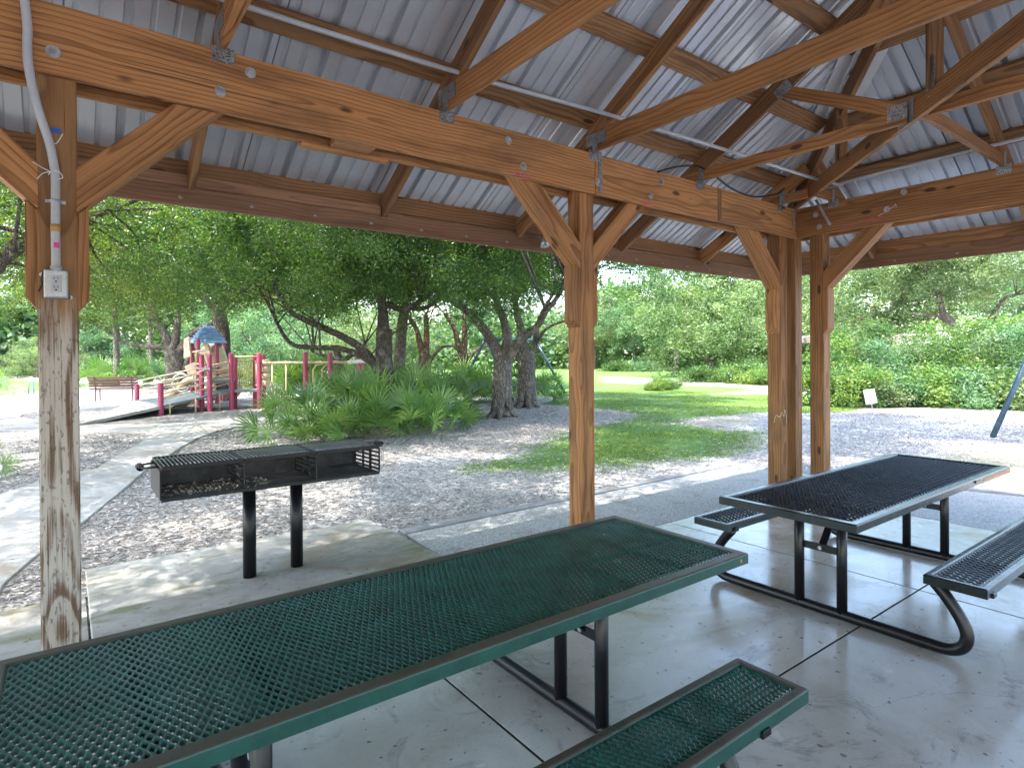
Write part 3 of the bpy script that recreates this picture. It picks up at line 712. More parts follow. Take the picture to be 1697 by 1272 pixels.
for e in (-1, 1):                       # coil-spring lifting handles at the ends
    xs = gx0 if e < 0 else gx1; z = gz1+.004; h = .085
    pts = [(xs, gy0+.13, z), (xs+e*h, gy0+.15, z-.004), (xs+e*(h+.008), gy0+.2, z-.004), (xs+e*(h+.008), gy0+.26, z-.004), (xs+e*h, gy0+.31, z-.004), (xs, gy0+.33, z)]
    hd = MB().tube(pts, .0065, 8).build('handle', M['grill'], GR, True)
    mb = MB(); hel = [(xs+e*(h+.008)+.019*math.cos(t*.9), gy0+.17+.0024*t, z-.004+.019*math.sin(t*.9)) for t in range(0, 50)]
    mb.tube(hel, .0045, 6).build('handle_coil', M['grill'], hd, True)
for px, py in ((414, 956), (492, 938)):
    b = at(px, py); x, y = b.x-GX, b.y-GY
    ps = MB().tube([(x, y, -.02), (x, y, gz0-.012)], .045, 20).build('leg', M['blacktube'], GR, True)
    MB().box((x, 0, gz0-.008), (.14, gy1-gy0-.06, .012)).build('saddle_plate', M['grill'], GR)

# ------------------------------------------------------------------ small things further off
def hoop(px, h): pass
# slatted bench beside the playground path
b = at(193, 664); BN = empty('park_bench', (b.x, b.y, 0), R(-22)); tag(BN, 'brown slatted park bench facing away near the playground path', 'bench')
L = 1.6
mb = MB()
for k in range(5): mb.box((0, -.17+k*.085, .47), (L, .07, .03))
mb.build('seat', M['brown'], BN)
mb = MB()
for k in range(4): mb.bar((-L/2, -.24-.03*k, .58+.095*k), (L/2, -.24-.03*k, .58+.095*k), .03, .08)
mb.build('backrest', M['brown'], BN)
for s in (-1, 1):
    MB().tube([(s*.6, .18, 0), (s*.6, .17, .44), (s*.6, -.2, .45), (s*.6, -.36, .95)], .025, 8).tube([(s*.6, -.2, .45), (s*.6, -.26, 0)], .025, 8).build('leg', M['brown'], BN)
# blue hoop rack beyond the left post
b = atd(53, 664, 27); RK = empty('bike_rack', (b.x, b.y, 0)); tag(RK, 'small blue pipe rack standing behind the weathered post', 'rack')
for dx in (-.02,):
    MB().tube([(dx-.09, 0, 0), (dx-.09, 0, .5)] + [(dx-.09+.09-.09*math.cos(t), 0, .5+.09*math.sin(t)) for t in (.6, 1.2, 1.9, 2.5)] + [(dx+.09, 0, .5), (dx+.09, 0, 0)], .03, 8).build('hoop', M['blueroof'], RK, True)
# small white sign in the hedge bed
b = at(1448, 687); SG = empty('garden_sign', (b.x, b.y, 0), R(-52)); tag(SG, 'small blank white sign tilted on a thin stake before the hedge', 'sign')
MB().tube([(0, 0, -.02), (-.06, 0, .32)], .012, 6).build('stake', M['galv'], SG)
MB().bar((-.05, -.015, .28), (-.12, -.015, .66), .012, .27, (1, 0, 0)).build('panel', M['sign'], SG, bevel=.01)
# swing frames: far one behind the oaks, near one at the right edge
def swing_frame(name, P, Q, spread, h, r, label):
    P = Vector(P); Q = Vector(Q); d = (Q-P).normalized(); n = Vector((-d.y, d.x, 0))
    T = empty(name, tuple((P+Q)/2)); tag(T, label, 'swing frame', 'swing frames'); c = T.location
    a = P+Vector((0, 0, h))-c; b = Q+Vector((0, 0, h))-c
    MB().tube([a, b], r, 10).build('top_bar', M['swing'], T, True)
    for e, E, s in ((a, P, -1), (b, Q, 1)):
        for m in (-1, 1):
            MB().tube([e, E-c+n*spread*m+d*s*.25], r, 10).build('leg', M['swing'], T, True)
    return T
# right: one slanting leg of a big frame in view
f = at(1645, 721); g = atd(1760, 590, ray(1645, 721).length*0+10.6)
SW = empty('swing_frame', (f.x, f.y, 0)); tag(SW, 'blue-grey slanted leg of a swing frame at the right edge of the view', 'swing frame', 'swing frames')
dvec = Vector((1.25, -.55, 2.35)); MB().tube([(0, 0, -.03), dvec], .05, 12).build('leg', M['swing'], SW, True)
MB().tube([dvec+Vector((1.35, -1.9, -2.38)), dvec], .05, 12).build('leg', M['swing'], SW, True)
MB().tube([dvec, dvec+Vector((3.0, -2.6, 0))], .05, 12).build('top_bar', M['swing'], SW, True)
d2 = dvec+Vector((3.0, -2.6, 0))
for q in ((.9, 1.5, -2.35), (.9, -1.2, -2.35)): MB().tube([d2, d2+Vector(q)], .05, 12).build('leg', M['swing'], SW, True)
swing_frame('swing_frame', (atd(806, 640, 22).x, atd(806, 640, 22).y, 0), (atd(888, 640, 25.5).x, atd(888, 640, 25.5).y, 0), 1.25, 2.25, .055, 'dark pipe swing frame standing far behind the two front oaks')
# pergola in the hedge
PG = empty('pergola', tuple(atd(1478, 600, 24)*1)); PG.location.z = 0; tag(PG, 'weathered timber pergola half hidden in the hedge with vine at one end', 'pergola')
PG.rotation_euler = (0, 0, R(-40))
for x in (-2.6, .95, 1.75):
    for y in ((0,) if x != 1.75 else (0, 1.1)): timber('post', (x, y, 0), (x, y, 2.08), .15, .15, PG, 'greywood', (0, 1, 0))
for y in (-.1, 1.1): timber('beam', (-3.2, y, 2.17), (2.0, y, 2.17), .05, .2, PG, 'greywood')
for k in range(11): timber('rafter', (-3.0+k*.47, -.5, 2.32), (-3.0+k*.47, 1.6, 2.32), .05, .1, PG, 'greywood')
# the pale house beyond
b = atd(1665, 575, 62); HS = empty('house', (b.x, b.y, 0), R(-35)); tag(HS, 'pale low house with shallow pale metal roof behind the big oak', 'house')
MB().box((0, 0, 1.35), (24, 9, 2.7)).build('wall', M['whitewall'], HS)
MB().add([(-12.8, -5.3, 2.6), (12.8, -5.3, 2.6), (12.8, 5.3, 2.6), (-12.8, 5.3, 2.6), (-8, 0, 4.7), (8, 0, 4.7), (-12.8, -5.3, 2.4), (12.8, -5.3, 2.4), (12.8, 5.3, 2.4), (-12.8, 5.3, 2.4)],
    [(0, 1, 5, 4), (1, 2, 5), (2, 3, 4, 5), (3, 0, 4), (6, 7, 1, 0), (7, 8, 2, 1), (8, 9, 3, 2), (9, 6, 0, 3), (9, 8, 7, 6)]).build('roof', M['palewroof'], HS)
for k in range(6):
    w = MB().box((-9.5+3.7*k, -4.5, 1.5), (1.2, .06, 1.2)).build('window', M['black'], HS)
    MB().box((-9.5+3.7*k, -4.52, .86), (1.4, .14, .08)).build('sill', M['whitewall'], w)
# faint scrawl scratched on the corner post
wp = [(1283, 700), (1286, 688), (1292, 691), (1296, 683), (1299, 690), (1301, 679), (1304, 700)]
o = MB().tube(smooth_path([atx(a, b, 5.808) if a < 1293 else aty(a, b, 3.207) for a, b in wp], 4), .003, 5).build('chalk_mark', M['whitepaint'], PAV)
# ------------------------------------------------------------------ playground structure
PL = empty('play_structure', tuple(at(347, 682))); PLo = Vector(PL.location)
tag(PL, 'maroon and tan playground structure with ramp, slides, overhead ladder and blue roofed tower', 'playground')
def pp(mb, name, m, smooth=False, par=None, bevel=0.):
    o = mb.build(name, M[m], par or PL, smooth, bevel)
    if par is None: o.matrix_parent_inverse = Matrix.Translation(-PLo)
    return o
pos = {}
def ppost(key, px, base, top, dist=None, r=.07):
    if dist is None: p = at(px, base); dist = (p-Vector((0, 0, CAM_Z))).dot(fw)
    q = atd(px, top, dist); pos[key] = Vector((q.x, q.y, 0)); h = q.z
    o = MB().tube([(q.x, q.y, -.05), (q.x, q.y, h-.02), (q.x, q.y, h)], [r, r, r*.55], 12); o = pp(o, 'post', 'maroon')
    return dist
D0 = ppost('A', 318, 0, 560, 21.0); ppost('B', 328, 0, 560, 19.9); ppost('C', 334, 681, 587); ppost('D', 347, 682, 586)
ppost('E', 359, 674, 560, 20.8); ppost('F', 370, 673, 560, 21.9); ppost('G', 383, 679, 584.5); ppost('H', 389, 676, 589)
ppost('I', 422, 673, 587); ppost('J', 429, 677, 584.5); ppost('K', 437, 673, 587)
ppost('g1', 227, 676, 636); ppost('g2', 266, 688, 634, None, .075)
ppost('L1', 506, 0, 583, 17.6, .075); ppost('L2', 547, 0, 584, 17.3, .075); ppost('L3', 594, 0, 587, 17.0, .06); ppost('L4', 601, 0, 594, 17.6, .06)
DK = .60
def deckpoly(keys, z, grow=.0):
    c = sum((pos[k] for k in keys), Vector())/len(keys)
    pts = [(c+(pos[k]-c)*(1+grow)) for k in keys]
    mb = MB().poly([(p.x, p.y) for p in pts], z-.07, z); return pp(mb, 'deck', 'deck')
deckpoly(('G', 'J', 'K', 'H'), DK, .06)
deckpoly(('C', 'D', 'E', 'A'), 1.3, .08); deckpoly(('D', 'G', 'H', 'E'), .92, .05)
# ramp up from the path
r0 = at(131, 704); r1 = at(166, 689); a = pos['g2']; b = pos['g1']
def slab4(p, q, r, s, t, name, m):
    P = [Vector(v) for v in (p, q, r, s)]; mb = MB(); mb.quadbox([tuple(v-Vector((0, 0, t))) for v in P]+[tuple(v) for v in P]); return pp(mb, name, m)
gA = Vector((a.x, a.y, .26)); gB = Vector((b.x, b.y, .26))
slab4((r0.x, r0.y, .03), gA-Vector((0, .05, 0)), gB, (r1.x, r1.y, .03), .08, 'ramp', 'path')
G = pos['G']; Hh = pos['H']
slab4(gA, (G.x, G.y, DK), (Hh.x-.1, Hh.y+.4, DK), gB, .07, 'ramp', 'deck')
n0, n1 = Vector((a.x, a.y, 0)), Vector((G.x, G.y, 0))
for side, (s0, s1) in enumerate(((pos['g2'], pos['G']), (pos['g1'], pos['H']+Vector((-.1, .4, 0))))):
    for k in range(4):
        z0 = .44+k*.14; z1 = .83+k*.21
        pp(MB().tube([(s0.x, s0.y, z0), (s1.x, s1.y, z1)], .022, 7), 'rail', 'tanpipe', True)
    for t in (.0, .35, .7):
        p = s0.lerp(s1, t+.12); zt = .28+(DK-.28)*(t+.12)
        pp(MB().tube([(p.x, p.y, 0), (p.x, p.y, zt)], .025, 7), 'ramp_leg', 'tanpipe', True)
# guard rails between the deck posts
def guard(k0, k1, z, h, n):
    p, q = pos[k0], pos[k1]; mb = MB()
    mb.tube([(p.x, p.y, z+h), (q.x, q.y, z+h)], .024, 7).tube([(p.x, p.y, z+.1), (q.x, q.y, z+.1)], .02, 7)
    for i in range(1, n): c = p.lerp(q, i/n); mb.tube([(c.x, c.y, z+.1), (c.x, c.y, z+h)], .016, 6)
    return pp(mb, 'guard_rail', 'tanpipe', True)
guard('H', 'I', DK, .9, 9); guard('I', 'J', DK, .85, 5); guard('K', 'I', DK, .85, 4); guard('A', 'C', 1.3, .5, 2)
for k0, k1, z in (('G', 'J', 1.62), ('H', 'K', 1.62), ('B', 'D', 1.75)):
    p, q = pos[k0], pos[k1]; pp(MB().tube([(p.x, p.y, z), (q.x, q.y, z)], .022, 7), 'rail', 'tanpipe', True)
# blue hipped roof on the tower
c = (pos['A']+pos['B']+pos['E']+pos['F'])/4; z0 = atd(330, 568, 20.5).z; hw = .5
V = []; F = []
for i, (w, z) in enumerate(((hw*1.06, 0), (hw, .06), (hw*.55, .36), (.10, .62))):
    V += [(c.x-w, c.y-w, z0+z), (c.x+w, c.y-w, z0+z), (c.x+w, c.y+w, z0+z), (c.x-w, c.y+w, z0+z)]
    if i:
        b0 = 4*(i-1); F += [(b0+k, b0+(k+1) % 4, b0+4+(k+1) % 4, b0+4+k) for k in range(4)]
F += [(12, 13, 14, 15), (3, 2, 1, 0)]
rf = pp(MB().add(V, F), 'tower_roof', 'blueroof')
mb = MB()
for k in range(5):
    f = .2+k*.15; w = hw*(1-f)+.1*f+.035; z = z0+.06+f*.56; mb.tube([(c.x-w, c.y-w, z), (c.x+w, c.y-w, z), (c.x+w, c.y+w, z), (c.x-w, c.y+w, z), (c.x-w, c.y-w, z)], .018, 5)
o = mb.build('roof_ribs', M['blueroof'], rf); o.matrix_parent_inverse = Matrix()
# panels and slide hoods in tan plastic
def panelp(pts, d0, t, name='panel', m='tan'):
    P = [atd(x, y, d0) for x, y in pts]; n = len(P); Q = [p+fw*t for p in P]
    return pp(MB().add(P+Q, [tuple(range(n)), tuple(n+i for i in reversed(range(n)))] + [(i, n+i, n+(i+1) % n, (i+1) % n) for i in range(n)]), name, m, bevel=.02)
panelp([(304, 562), (312, 558), (316, 590), (304, 594)], 20.7, .12, 'slide_hood')
panelp([(305, 607), (321, 600), (329, 603), (329, 622), (311, 621)], 20.0, .7, 'slide_hood')
panelp([(337, 569), (345, 570), (349, 586), (340, 590)], 20.9, .1)
pp(MB().tube(smooth_path([atd(351, 574, 21.4), atd(357, 590, 21.6), atd(364, 612, 21.8), atd(374, 634, 21.5), atd(386, 646, 21.2)], 5), [.36]*21, 14), 'tube_slide', 'tan', True)
panelp([(360, 604), (378, 612), (383, 648), (362, 634)], 21.0, .1)
panelp([(357, 632), (366, 629), (381, 641), (380, 648), (358, 648)], 20.3, .06, 'step_block', 'black')
panelp([(349, 607), (357, 607), (357, 650), (352, 650)], 20.2, .08)
# wavy slide running down to the left
wave = [atd(327, 627, 20.1), atd(314, 632, 20.2), atd(303, 641, 20.3), atd(292, 650, 20.4), atd(280, 655, 20.6), atd(268, 660, 20.8), atd(255, 664, 21.0), atd(240, 669, 21.1), atd(221, 673, 21.2)]
wp = smooth_path(wave, 4); V = []; F = []; sv = Vector((.25, .45, 0))
for i, p in enumerate(wp):
    for o, h in ((-.5, .16), (-.44, .16), (-.38, 0), (.38, 0), (.44, .16), (.5, .16), (.5, -.06), (-.5, -.06)): V.append(p+sv*o*1.3+Vector((0, 0, h-.02)))
for i in range(len(wp)-1):
    for k in range(8): F.append((8*i+k, 8*i+(k+1) % 8, 8*i+8+(k+1) % 8, 8*i+8+k))
F += [tuple(range(8)), tuple(reversed(range(len(V)-8, len(V))))]
pp(MB().add(V, F), 'wave_slide', 'tan', True)
s2 = [atd(352, 640, 19.6), atd(335, 652, 19.5), atd(315, 665, 19.3), atd(298, 675, 19.2), atd(283, 682, 19.1)]
wp = smooth_path(s2, 4); V = []; F = []
for p in wp:
    for o, h in ((-.28, .12), (-.22, .12), (-.2, 0), (.2, 0), (.22, .12), (.28, .12), (.28, -.06), (-.28, -.06)): V.append(p+sv*o*1.3+Vector((0, 0, h)))
for i in range(len(wp)-1):
    for k in range(8): F.append((8*i+k, 8*i+(k+1) % 8, 8*i+8+(k+1) % 8, 8*i+8+k))
F += [tuple(range(8)), tuple(reversed(range(len(V)-8, len(V))))]
pp(MB().add(V, F), 'low_slide', 'tan', True)
# grey bubble ring beside the wavy slide
cc = atd(301, 634, 20.0); mb = MB().tube([cc+rt*.3*math.cos(t)+Vector((0, 0, 1))*.3*math.sin(t) for t in [2*PI*i/20 for i in range(21)]], .04, 6); pp(mb, 'ring', 'galv', True)
# tic-tac barrels panel
bq = atd(436, 0, 19.3); mb = MB()
for k in range(4): z = .68+k*.22; mb.tube([(bq.x-.13, bq.y, z), (bq.x-.16, bq.y, z+.05), (bq.x-.16, bq.y, z+.15), (bq.x-.13, bq.y, z+.2)], .17, 10)
mb = MB()
for k in range(4): z = .66+k*.22; mb.tube([(bq.x, bq.y, z), (bq.x, bq.y, z+.03), (bq.x, bq.y, z+.17), (bq.x, bq.y, z+.2)], [.09, .13, .13, .09], 10)
pp(mb, 'spinner_panel', 'tan', True)
# overhead ladder
J = atd(429, 601, 18.6); E1 = atd(600, 600, 17.2); off = Vector((.45, .75, 0)).normalized()*.8
for o in (Vector(), off): pp(MB().tube([J+o, E1+o], .035, 8), 'ladder_rail', 'tanpipe', True)
mb = MB()
for k in range(1, 15): p = J.lerp(E1, k/15); mb.tube([p, p+off], .02, 6)
pp(mb, 'ladder_rungs', 'tanpipe', True)
for px in (451, 474): q = atd(px, 603, 18.2); pp(MB().tube([(q.x, q.y, 0), q], .022, 7), 'pole', 'tanpipe', True)
for px in (519, 534): q = atd(px, 612, 18.6); pp(MB().tube([(q.x, q.y, 0), q, q+rt*.1+Vector((0, 0, .14)), q+rt*.3+Vector((0, 0, .16))], .022, 7), 'pole', 'tanpipe', True)
panelp([(575, 598), (603, 594), (606, 601), (576, 603)], 16.9, .05, 'end_plate', 'whitewall')
# arched climber
ap = [atd(440, 652, 18.9), atd(452, 655, 18.6), atd(465, 662, 18.3), atd(476, 672, 18.0), atd(486, 687, 17.8)]
o2 = off*.75
for o in (Vector(), o2): pp(MB().tube(smooth_path([p+o for p in ap], 4), .03, 8), 'climber_rail', 'tanpipe', True)
mb = MB()
for i, p in enumerate(smooth_path(ap, 2)): mb.tube([p, p+o2*.5+Vector((0, 0, -.12)), p+o2], .018, 6)
pp(mb, 'climber_rungs', 'tanpipe', True)
# ------------------------------------------------------------------ ground, slabs and paths
def wp2(*px): return np.array([[at(x, y).x, at(x, y).y] for x, y in px])
def sdist(P, poly):
    """signed distance of points to a polygon, positive inside"""
    d = np.full(len(P), 1e9); ins = np.zeros(len(P), bool); n = len(poly)
    for i in range(n):
        a = poly[i]; b = poly[(i+1) % n]; e = b-a; w = P-a
        t = np.clip((w@e)/max(e@e, 1e-9), 0, 1); d = np.minimum(d, np.linalg.norm(w-t[:, None]*e, axis=1))
        c = (a[1] > P[:, 1]) != (b[1] > P[:, 1])
        with np.errstate(divide='ignore', invalid='ignore'):
            xx = (b[0]-a[0])*(P[:, 1]-a[1])/(b[1]-a[1] if b[1] != a[1] else 1e-9)+a[0]
        ins ^= c & (P[:, 0] < xx)
    return np.where(ins, d, -d)
LAWN1 = wp2((765, 772), (840, 752), (900, 722), (985, 700), (1120, 692), (1240, 692), (1275, 712), (1240, 748), (1100, 764), (985, 776), (850, 780), (770, 778))
LAWN5 = wp2((985, 705), (1050, 672), (1130, 668), (1250, 672), (1270, 690), (1150, 705), (1060, 715))
LAWN2 = wp2((905, 668), (945, 657), (1290, 650), (1450, 655), (1420, 680), (1330, 684), (1240, 684), (1140, 690), (1040, 682), (960, 676))
LAWN3 = np.array([[9, 22], [14, 19], [20, 14.5], [28, 15], [60, 26], [90, 60], [60, 90], [24, 60]], float)
LAWN4 = np.array([[-40, 36], [-3, 33], [2, 45], [-6, 70], [-40, 70]], float)
BARE = wp2((985, 700), (1000, 680), (1120, 690), (1100, 705)); BARE2 = wp2((1115, 702), (1160, 690), (1275, 686), (1275, 706), (1200, 712))
GRAV = np.array([[-1, 3], [2.3, 6.2], [4.6, 9.0], [7.6, 7.2], [9.5, 5.6], [11.5, 7.5], [16, 9.3], [17, 5], [17, -10], [-1, -10]], float)
SAND = wp2((1470, 768), (1560, 742), (1690, 727), (1800, 724), (1800, 815), (1690, 806), (1600, 797)); SAND2 = wp2((985, 622), (1300, 634), (1300, 645), (985, 634))
def masks(P):
    g = np.maximum.reduce([np.clip(.5+sdist(P, LAWN1)/2.4, 0, 1)*.92, np.clip(.5+sdist(P, LAWN2)/1.6, 0, 1), np.clip(.5+sdist(P, LAWN5)/1.6, 0, 1)*.95, np.clip(.5+sdist(P, LAWN3)/3, 0, 1), np.clip(.5+sdist(P, LAWN4)/3, 0, 1)])
    far = np.hypot(P[:, 0], P[:, 1]); g = np.maximum(g, np.clip((far-75)/20, 0, 1))
    g *= 1-.6*np.clip(.4+sdist(P, BARE2)/.8, 0, 1); g *= 1-.35*np.clip(.5+sdist(P, BARE)/.8, 0, 1)
    gr = np.clip(.5+sdist(P, GRAV)/1.5, 0, 1)
    sd = np.clip(.5+sdist(P, SAND)/1.6, 0, 1); sd = np.maximum(sd, np.clip(.5+sdist(P, SAND2)/3, 0, 1)*.75); sd = np.maximum(sd, .6*np.clip(.5+sdist(P, BARE2)/1., 0, 1))
    return g*(1-sd*.8), gr, sd
def hgt(x, y):
    w = np.clip((np.maximum(np.abs(x)-8, np.abs(y)-5.5))/3, 0, 1)
    return -.022 + .010*np.sin(x*1.7+y*.6)*np.sin(y*1.3) + w*.03*np.sin(x*.35)*np.cos(y*.3)
gx = np.concatenate([np.arange(-160, -8, 8), np.arange(-8, 22, .25), np.arange(22, 60, 1.), np.arange(60, 420, 15)])
gy = np.concatenate([np.arange(-120, -6, 8), np.arange(-6, 22, .25), np.arange(22, 60, 1.), np.arange(60, 420, 15)])
XX, YY = np.meshgrid(gx, gy); P = np.stack([XX.ravel(), YY.ravel()], 1)
V = np.c_[P, hgt(P[:, 0], P[:, 1])]; nx, ny = len(gx), len(gy)
ii = np.arange(nx*ny).reshape(ny, nx); F = np.stack([ii[:-1, :-1], ii[:-1, 1:], ii[1:, 1:], ii[1:, :-1]], -1).reshape(-1, 4)
me = npmesh('ground', V, F)
for nm, arr in zip(('grass', 'gravel', 'sand'), masks(P)):
    a = me.attributes.new(nm, 'FLOAT', 'POINT'); a.data.foreach_set('value', arr.astype(np.float32))
tag(link('ground', me, None, [M['ground']]), kind='structure')
# the pavilion floor: panels with tooled joints over a dark bed
mb = MB(); xs = [-6.6, -4.56, -1.52, 1.48, 4.56, 6.6]; ys = [-3.62, -1.55, 1.56, 3.62]; g = .0065
for i in range(5):
    for j in range(3): mb.box(((xs[i]+xs[i+1])/2, (ys[j]+ys[j+1])/2, -.045), (xs[i+1]-xs[i]-2*g, ys[j+1]-ys[j]-2*g, .09))
tag(mb.build('floor_slab', M['slab'], bevel=.001), kind='structure')
tag(MB().box((0, 0, -.0515), (13.1, 7.14, .10)).build('slab_bed', M['joint']), kind='structure')
MB0 = MB().poly([(-8.2, 3.64), (.095, 3.64), (.095, 4.93), (-8.2, 4.93)], -.1, -.004); tag(MB0.build('apron', M['pad'], bevel=.004), kind='structure')
tag(MB().poly([(.105, 3.63), (2.40, 3.63), (2.37, 4.45), (2.34, 5.47), (.105, 5.49)], -.1, .006).build('grill_pad', M['pad'], bevel=.006), kind='structure')
mb = MB().poly([(2.42, 4.83), (7.62, 4.93), (7.62, 5.06), (2.42, 4.97)], -.1, .012).poly([(7.626, 5.06), (7.626, 4.93), (8.05, 3.2), (8.6, 1.4), (9.1, -.6), (9.22, -.6), (8.72, 1.44), (8.18, 3.24), (7.75, 5.06)], -.1, .0115)
tag(mb.build('kerb', M['kerb'], bevel=.008), kind='structure')
PA = [(-.36, 5.55), (-.2, 6.18), (.11, 7.1), (.5, 8.45), (.90, 9.95), (1.3, 11.1), (1.66, 12.15), (2.1, 13.25), (2.6, 14.2), (3.1, 14.7), (3.9, 15.1), (5.2, 15.5), (7, 16.2), (7, 17.4), (4.41, 16.68), (2.26, 16.6), (1.52, 16.85), (1.30, 15.2), (1.42, 14.6), (1.05, 12.9), (.78, 12.15), (.35, 10.52), (-.3, 9.9), (-.63, 9.2), (-1.5, 8.2), (-2.6, 7.3), (-4.2, 6.6), (-4.2, 4.98), (-2, 4.96), (-.4, 4.955)]
tag(MB().poly(PA, -.06, -.002).build('path', M['path'], bevel=.006), kind='structure')
PB = [(1.40, 14.9), (1.53, 16.83), (.29, 17.75), (-.6, 18.95), (-.78, 20.2), (-1.02, 21.3), (-1.0, 22.4), (-.5, 23.2), (1.2, 24.2), (4.5, 25.6), (4.5, 27.5), (1.0, 27.6), (-3.5, 26.4), (-3.2, 21), (-2.2, 18.4), (-1.2, 17.75), (-.53, 16.87), (.54, 16.15), (.95, 15.6)]
tag(MB().poly(PB, -.06, -.008).build('path', M['path'], bevel=.006), kind='structure')
tag(MB().poly([(2.41, 3.63), (6.62, 3.63), (6.62, -3), (9.0, -3), (9.05, -.6), (8.6, 1.4), (8.05, 3.2), (7.63, 4.91), (2.43, 4.82), (2.385, 4.45)], -.08, -.003).build('gravel_strip', M['gravel']), kind='structure')
GS = np.array([(2.41, 3.63), (6.62, 3.63), (6.62, -3), (9.0, -3), (9.05, -.6), (8.6, 1.4), (8.05, 3.2), (7.63, 4.95), (2.43, 4.9)])
# wood chips and leaf litter with real relief on the near ground
def free(P):
    ok = sdist(P, np.array(PA)) < -.02; ok &= sdist(P, np.array(PB)) < -.02
    ok &= ~((np.abs(P[:, 0]) < 6.62) & (P[:, 1] < 3.66)); ok &= ~((P[:, 0] < 2.42) & (P[:, 1] < 5.0)); ok &= ~((P[:, 0] < 2.4) & (P[:, 0] > .06) & (P[:, 1] < 5.52))
    return ok
def scatter(n, smin, smax, seed, x0, x1, y0, y1, wfun):
    rg = np.random.default_rng(seed)
    # denser near the viewer
    P = np.stack([rg.uniform(x0, x1, n), y0+(y1-y0)*rg.uniform(0, 1, n)**1.6], 1)
    k = free(P) & (rg.uniform(0, 1, n) < wfun(P)); return P[k], rg
P, rg = scatter(250000, 0, 0, 5, -2.5, 17.5, 3.0, 15, lambda P: np.clip(1-1.1*masks(P)[0], .04, 1)*np.where(masks(P)[2] > .5, .15, 1)*np.where(sdist(P, GS) > 0, .12, 1))
n = len(P); L = rg.uniform(.005, .018, n)*(1+.03*P[:, 1]); Wd = L*rg.uniform(.18, .5, n); th = rg.uniform(0, 2*PI, n)
u = np.stack([np.cos(th), np.sin(th), rg.uniform(-.35, .35, n)], 1); w = np.stack([-np.sin(th), np.cos(th), rg.uniform(-.45, .45, n)], 1)
c = np.c_[P, hgt(P[:, 0], P[:, 1])+rg.uniform(.002, .012, n)]
V = np.stack([c-u*L[:, None]-w*Wd[:, None], c+u*L[:, None]-w*Wd[:, None]*.6, c+u*L[:, None]+w*Wd[:, None], c-u*L[:, None]+w*Wd[:, None]*.7], 1).reshape(-1, 3)
F = np.arange(4*n).reshape(n, 4); T = np.repeat(np.clip(rg.beta(1.6, 1.8, n)+.12*masks(P)[1]*rg.uniform(-1, 1, n), 0, 1), 4)
tag(link('wood_chips', npmesh('wood_chips', V, F, T), None, [M['chip']]), kind='stuff')
# grass blades on the lawns
P, rg = scatter(230000, 0, 0, 6, 3.5, 22, 5.5, 19, lambda P: np.clip((masks(P)[0]-.3)*1.9, 0, 1)*np.clip(.55+.7*np.sin(P[:, 0]*1.9+np.sin(P[:, 1]*2.3))*np.sin(P[:, 1]*1.6+P[:, 0]*.4), .06, 1))
n = len(P); hh = rg.uniform(.01, .034, n); th = rg.uniform(0, 2*PI, n); wd = rg.uniform(.004, .009, n)*(1+.05*P[:, 1])
c = np.c_[P, hgt(P[:, 0], P[:, 1])]; s = np.stack([np.cos(th), np.sin(th), 0*th], 1)*wd[:, None]
tip = c+np.stack([rg.normal(0, .025, n), rg.normal(0, .025, n), hh], 1)
V = np.stack([c-s, c+s, tip], 1).reshape(-1, 3); F = np.arange(3*n).reshape(n, 3)
tag(link('lawn_grass', npmesh('lawn_grass', V, F, np.repeat(rg.beta(2, 2, n)*.95+.05*(rg.uniform(0, 1, n) < .2), 3)), None, [M['grass']]), kind='stuff')
# a little blown litter on the slabs
rg = np.random.default_rng(9); n = 420
P = np.stack([rg.uniform(-1, 6.4, n), rg.uniform(1.0, 5.4, n)], 1); keep = (rg.uniform(0, 1, n) < np.where(P[:, 1] > 3.5, .8, .22)) & ((P[:, 0] < 2.35) | (P[:, 1] < 3.55)); P = P[keep]; n = len(P)
L = rg.uniform(.006, .02, n); th = rg.uniform(0, 6.28, n); u = np.stack([np.cos(th), np.sin(th), 0*th], 1)*L[:, None]; w = np.stack([-np.sin(th), np.cos(th), .3+0*th], 1)*L[:, None]*.35
c = np.c_[P, np.full(n, .012)]; V = np.stack([c-u, c+w*.8, c+u, c-w], 1).reshape(-1, 3)
tag(link('leaf_litter', npmesh('leaf_litter', V, np.arange(4*n).reshape(n, 4), np.repeat(rg.uniform(0, .45, n), 4)), None, [M['chip']]), kind='stuff')
# ------------------------------------------------------------------ trees and plants
def leaves(C, rg, size, ratio=.42, droop=.25, tintbase=None):
    """one folded leaf per centre: two triangles either side of the midrib"""
    n = len(C); L = size*rg.uniform(.65, 1.3, n)
    d = rg.normal(0, 1, (n, 3)); d[:, 2] = d[:, 2]*.55-droop; d /= np.linalg.norm(d, axis=1)[:, None]
    r = rg.normal(0, 1, (n, 3)); s = np.cross(d, r); s /= np.linalg.norm(s, axis=1)[:, None]; nn = np.cross(s, d)
    Lr = L[:, None]; a = C-d*Lr*.5; b = C+d*Lr*.5; m = C+d*Lr*rg.uniform(-.1, .1, n)[:, None]
    l = m+s*Lr*ratio*.5+nn*Lr*.1; q = m-s*Lr*ratio*.5+nn*Lr*.1
    V = np.stack([a, l, b, q], 1).reshape(-1, 3); i = np.arange(n)*4
    F = np.stack([i, i+1, i+2, i, i+2, i+3], 1).reshape(-1, 3)
    t = rg.uniform(0, 1, n)*.55+.2 if tintbase is None else np.clip(tintbase+rg.normal(0, .16, n), 0, .88)
    t[rg.uniform(0, 1, n) < .03] = 1.
    return V, F, np.repeat(t, 4)
